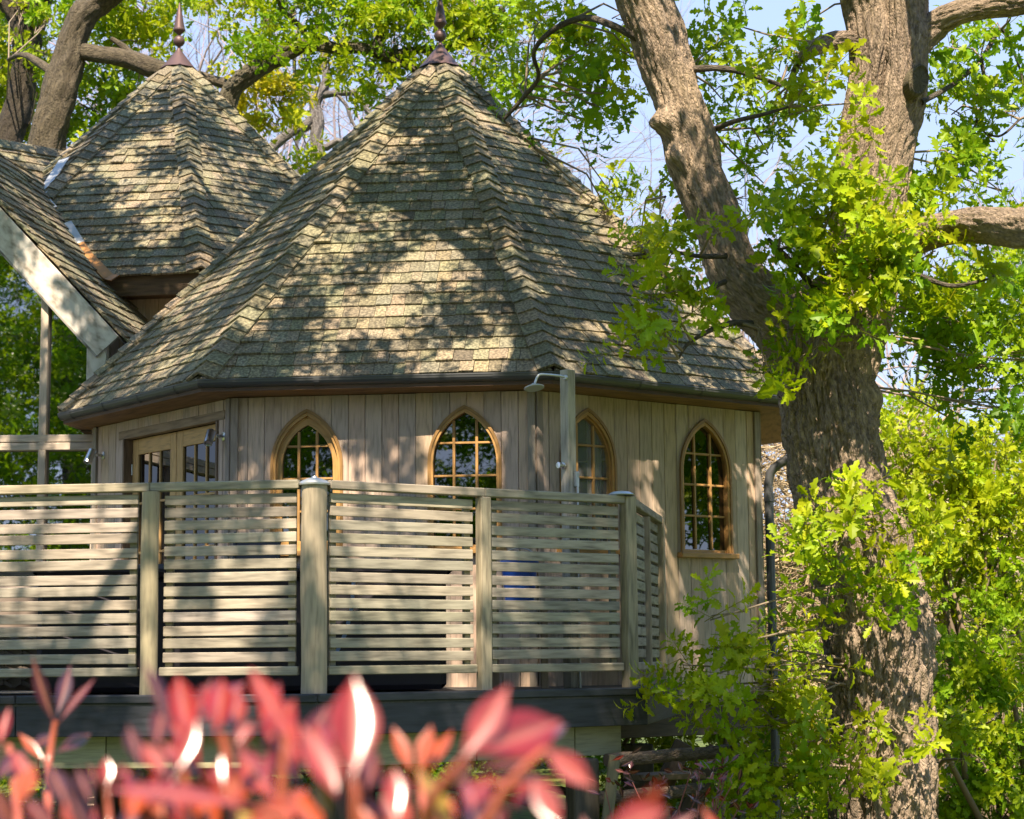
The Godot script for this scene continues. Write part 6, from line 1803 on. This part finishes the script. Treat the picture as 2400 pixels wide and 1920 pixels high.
	bush("sunlit_bush", "bright yellow-green sunlit bush right of the big oak trunk", "bush", Vector3(4.4, 0, -18.7), [[3.70, 3.70, -18.50, 0.20, 0.20, 0.20, 13, 0.0], [3.98, 3.54, -18.50, 0.28, 0.24, 0.26, 29, 0.0], [4.30, 3.58, -18.50, 0.28, 0.24, 0.26, 29, 0.0], [4.75, 3.63, -19.00, 0.29, 0.29, 0.29, 35, 0.0], [3.80, 3.25, -18.50, 0.20, 0.20, 0.20, 13, 0.0], [4.12, 3.17, -18.50, 0.28, 0.20, 0.24, 24, 0.0], [4.49, 3.17, -18.50, 0.28, 0.24, 0.26, 29, 0.0], [4.77, 3.12, -18.50, 0.16, 0.32, 0.24, 20, 0.0], [3.71, 2.93, -18.50, 0.16, 0.20, 0.18, 11, 0.0], [3.99, 2.81, -18.50, 0.24, 0.20, 0.22, 18, 0.0], [4.31, 2.80, -18.50, 0.28, 0.20, 0.24, 21, 0.0], [4.63, 2.72, -18.50, 0.24, 0.20, 0.22, 18, 0.0], [3.86, 2.49, -18.50, 0.20, 0.20, 0.20, 13, 0.0], [4.14, 2.40, -18.50, 0.24, 0.20, 0.22, 16, 0.1], [4.58, 2.42, -19.00, 0.25, 0.21, 0.23, 15, 0.1], [4.74, 2.32, -18.50, 0.16, 0.24, 0.20, 15, 0.5], [4.60, 3.00, -18.50, 0.24, 0.16, 0.20, 13, 0.0], [3.89, 3.97, -19.00, 0.17, 0.17, 0.17, 7, 0.0], [4.18, 3.97, -19.00, 0.25, 0.17, 0.21, 10, 0.0], [4.56, 3.97, -19.00, 0.25, 0.17, 0.21, 8, 0.0], [4.20, 2.04, -18.50, 0.20, 0.16, 0.18, 8, 0.7], [4.53, 2.04, -18.50, 0.24, 0.20, 0.22, 14, 0.8], [4.00, 1.96, -18.50, 0.16, 0.16, 0.16, 5, 0.5], [4.72, 1.96, -18.50, 0.16, 0.24, 0.20, 13, 0.9]], 0.95, -0.3, 20)
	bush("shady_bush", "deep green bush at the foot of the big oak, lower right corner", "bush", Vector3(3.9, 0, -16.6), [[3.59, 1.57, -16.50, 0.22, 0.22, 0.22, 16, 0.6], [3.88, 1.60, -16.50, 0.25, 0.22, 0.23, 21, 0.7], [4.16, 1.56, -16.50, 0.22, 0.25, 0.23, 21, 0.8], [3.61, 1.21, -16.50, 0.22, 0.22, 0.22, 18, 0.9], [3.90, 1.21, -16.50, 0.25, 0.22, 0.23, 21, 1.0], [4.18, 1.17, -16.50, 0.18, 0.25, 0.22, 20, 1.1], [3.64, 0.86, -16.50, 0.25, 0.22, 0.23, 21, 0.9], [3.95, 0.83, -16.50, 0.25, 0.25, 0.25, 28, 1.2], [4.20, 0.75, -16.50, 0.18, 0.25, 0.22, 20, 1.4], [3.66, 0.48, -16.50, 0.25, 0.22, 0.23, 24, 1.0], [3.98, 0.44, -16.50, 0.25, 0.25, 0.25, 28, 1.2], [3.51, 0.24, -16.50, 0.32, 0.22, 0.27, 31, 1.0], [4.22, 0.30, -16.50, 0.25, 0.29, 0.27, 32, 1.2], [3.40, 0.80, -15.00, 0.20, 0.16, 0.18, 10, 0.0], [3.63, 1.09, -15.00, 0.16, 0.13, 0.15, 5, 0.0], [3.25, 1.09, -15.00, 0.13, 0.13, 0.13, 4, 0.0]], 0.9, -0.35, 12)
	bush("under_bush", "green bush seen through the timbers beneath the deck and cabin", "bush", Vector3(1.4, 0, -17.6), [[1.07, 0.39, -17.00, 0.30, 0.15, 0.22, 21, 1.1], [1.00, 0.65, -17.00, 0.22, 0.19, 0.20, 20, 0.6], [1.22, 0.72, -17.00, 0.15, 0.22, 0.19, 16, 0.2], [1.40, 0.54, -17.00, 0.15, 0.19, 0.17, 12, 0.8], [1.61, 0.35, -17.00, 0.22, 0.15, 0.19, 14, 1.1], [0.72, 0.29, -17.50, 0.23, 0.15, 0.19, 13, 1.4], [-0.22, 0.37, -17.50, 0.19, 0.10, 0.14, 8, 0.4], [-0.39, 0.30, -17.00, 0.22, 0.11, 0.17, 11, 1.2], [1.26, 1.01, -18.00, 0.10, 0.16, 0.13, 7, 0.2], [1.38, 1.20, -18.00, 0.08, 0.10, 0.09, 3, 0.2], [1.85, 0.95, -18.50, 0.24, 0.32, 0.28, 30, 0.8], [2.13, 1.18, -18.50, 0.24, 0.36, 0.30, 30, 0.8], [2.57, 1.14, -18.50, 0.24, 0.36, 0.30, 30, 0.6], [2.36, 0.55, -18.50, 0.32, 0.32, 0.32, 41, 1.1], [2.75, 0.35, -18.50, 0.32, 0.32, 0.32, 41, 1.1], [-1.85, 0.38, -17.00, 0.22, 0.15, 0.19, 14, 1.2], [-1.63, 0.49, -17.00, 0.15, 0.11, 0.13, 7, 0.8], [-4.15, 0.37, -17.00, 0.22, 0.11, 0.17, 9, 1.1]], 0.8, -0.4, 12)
	bush("thin_bush", "thin leafy growth in the brown twigs between downpipe and oak trunk", "bush", Vector3(2.6, 0, -19.2), [[2.66, 1.74, -19.00, 0.17, 0.12, 0.15, 3, 0.6], [2.57, 1.50, -19.00, 0.25, 0.21, 0.23, 12, 0.8], [2.86, 1.66, -19.00, 0.21, 0.21, 0.21, 9, 0.6], [3.78, 1.93, -19.00, 0.12, 0.17, 0.15, 3, 0.6]], 0.8, -0.3, 8)
	thicket("brushwood", "tangle of dry beige twigs between the downpipe and the big oak trunk", Vector3(2.9, 0, -20), Vector3(2.1, 0.1, -21.4), Vector3(4.3, 4.0, -19.6), 4200, Color(0.36, 0.285, 0.18))
	thicket("brushwood", "dry pale twigs behind the sunlit bush at the right edge", Vector3(5.3, 0, -21), Vector3(4.2, 0.1, -22.0), Vector3(7.0, 3.4, -19.6), 1300, Color(0.4, 0.32, 0.23))
	bare_tree("leafless pale purple tree rising behind the oak trunk on the right", Vector3(6.6, 0, -33), 10.5, 601, Color(0.33, 0.27, 0.27))
	bare_tree("leafless hazy tree behind the notch between the two shingle roofs", Vector3(-3.2, 0, -34), 15.5, 602, Color(0.34, 0.28, 0.29))
	bare_tree("leafless hazy tree behind the finial of the turret", Vector3(-6.2, 0, -35), 17.0, 603, Color(0.34, 0.28, 0.29))
	rng.seed = 504
	var wood := thing("woodland", "mass of bushes and young trees closing the view far behind the cabin", "woodland", Vector3(0, 0, -30))
	wood.set_meta("kind", "stuff")
	crown(wood, mound_blobs(-16, 17, -31, -26, 0.2, 3.4, 130, 1.1, 70, 1.6), 1.5, 0.5, -0.5)
	crown(wood, mound_blobs(5, 14, -27, -23, 0.3, 4.2, 40, 0.9, 60, 0.9), 1.3, 0.5, -0.4)
	var rear := thing("tall_hedge", "tall mixed hedge far behind the viewer, mirrored in the glass", "hedge", Vector3(-6, 0, 21))
	rear.set_meta("kind", "stuff")
	crown(rear, mound_blobs(-28, 14, 19, 23, 0.4, 9.5, 190, 1.2, 60, 1.6), 1.8, 0.6, -0.12)
	far_tree("broad green tree standing behind the viewer, mirrored in the panes left", -6.5, 12.0, 11.0, 5.0, 1.2, 701, 1.8, 0.08)
	far_tree("tall tree behind the viewer, mirrored in the front arched windows", 0.0, 15.0, 8.5, 5.0, 1.0, 702, 1.8, 0.08)
	far_tree("slender tree behind the pale brushwood beyond the right side of the garden", 10.5, -27.0, 9.5, 3.6, 1.2, 713, 1.5, 0.1)
	far_tree("round tree beyond the right side of the garden, farther off than the brushwood", 15.5, -30.0, 10.5, 4.4, 1.4, 714, 1.6, 0.1)
	far_tree("very tall tree behind the viewer, mirrored high in the gable panes", -12.0, 19.0, 18.0, 6.5, 1.3, 711, 2.0, 0.45)
	far_tree("tall spreading tree behind the viewer near the far left corner of the garden", -20.0, 17.0, 15.0, 6.0, 1.3, 712, 2.0, 0.2)
	far_tree("leafy tree behind the viewer toward the right", 8.0, 14.0, 11.0, 5.0, 1.5, 703, 1.8, 0.1)
	far_tree("green tree left of the garden, mirrored in the double doors", -15.0, -20.5, 9.0, 4.5, 1.4, 704, 1.8, 0.08)
	far_tree("green tree right of the garden beyond the big oak's spread", 13.0, -12.0, 11.0, 5.0, 1.2, 705, 1.8, 0.08)
	far_tree("tree behind the viewer at the far left of the garden", -15.0, 8.0, 10.0, 5.0, 1.4, 706, 1.8, 0.08)
	rng.seed = 505
	build_red_shrub()
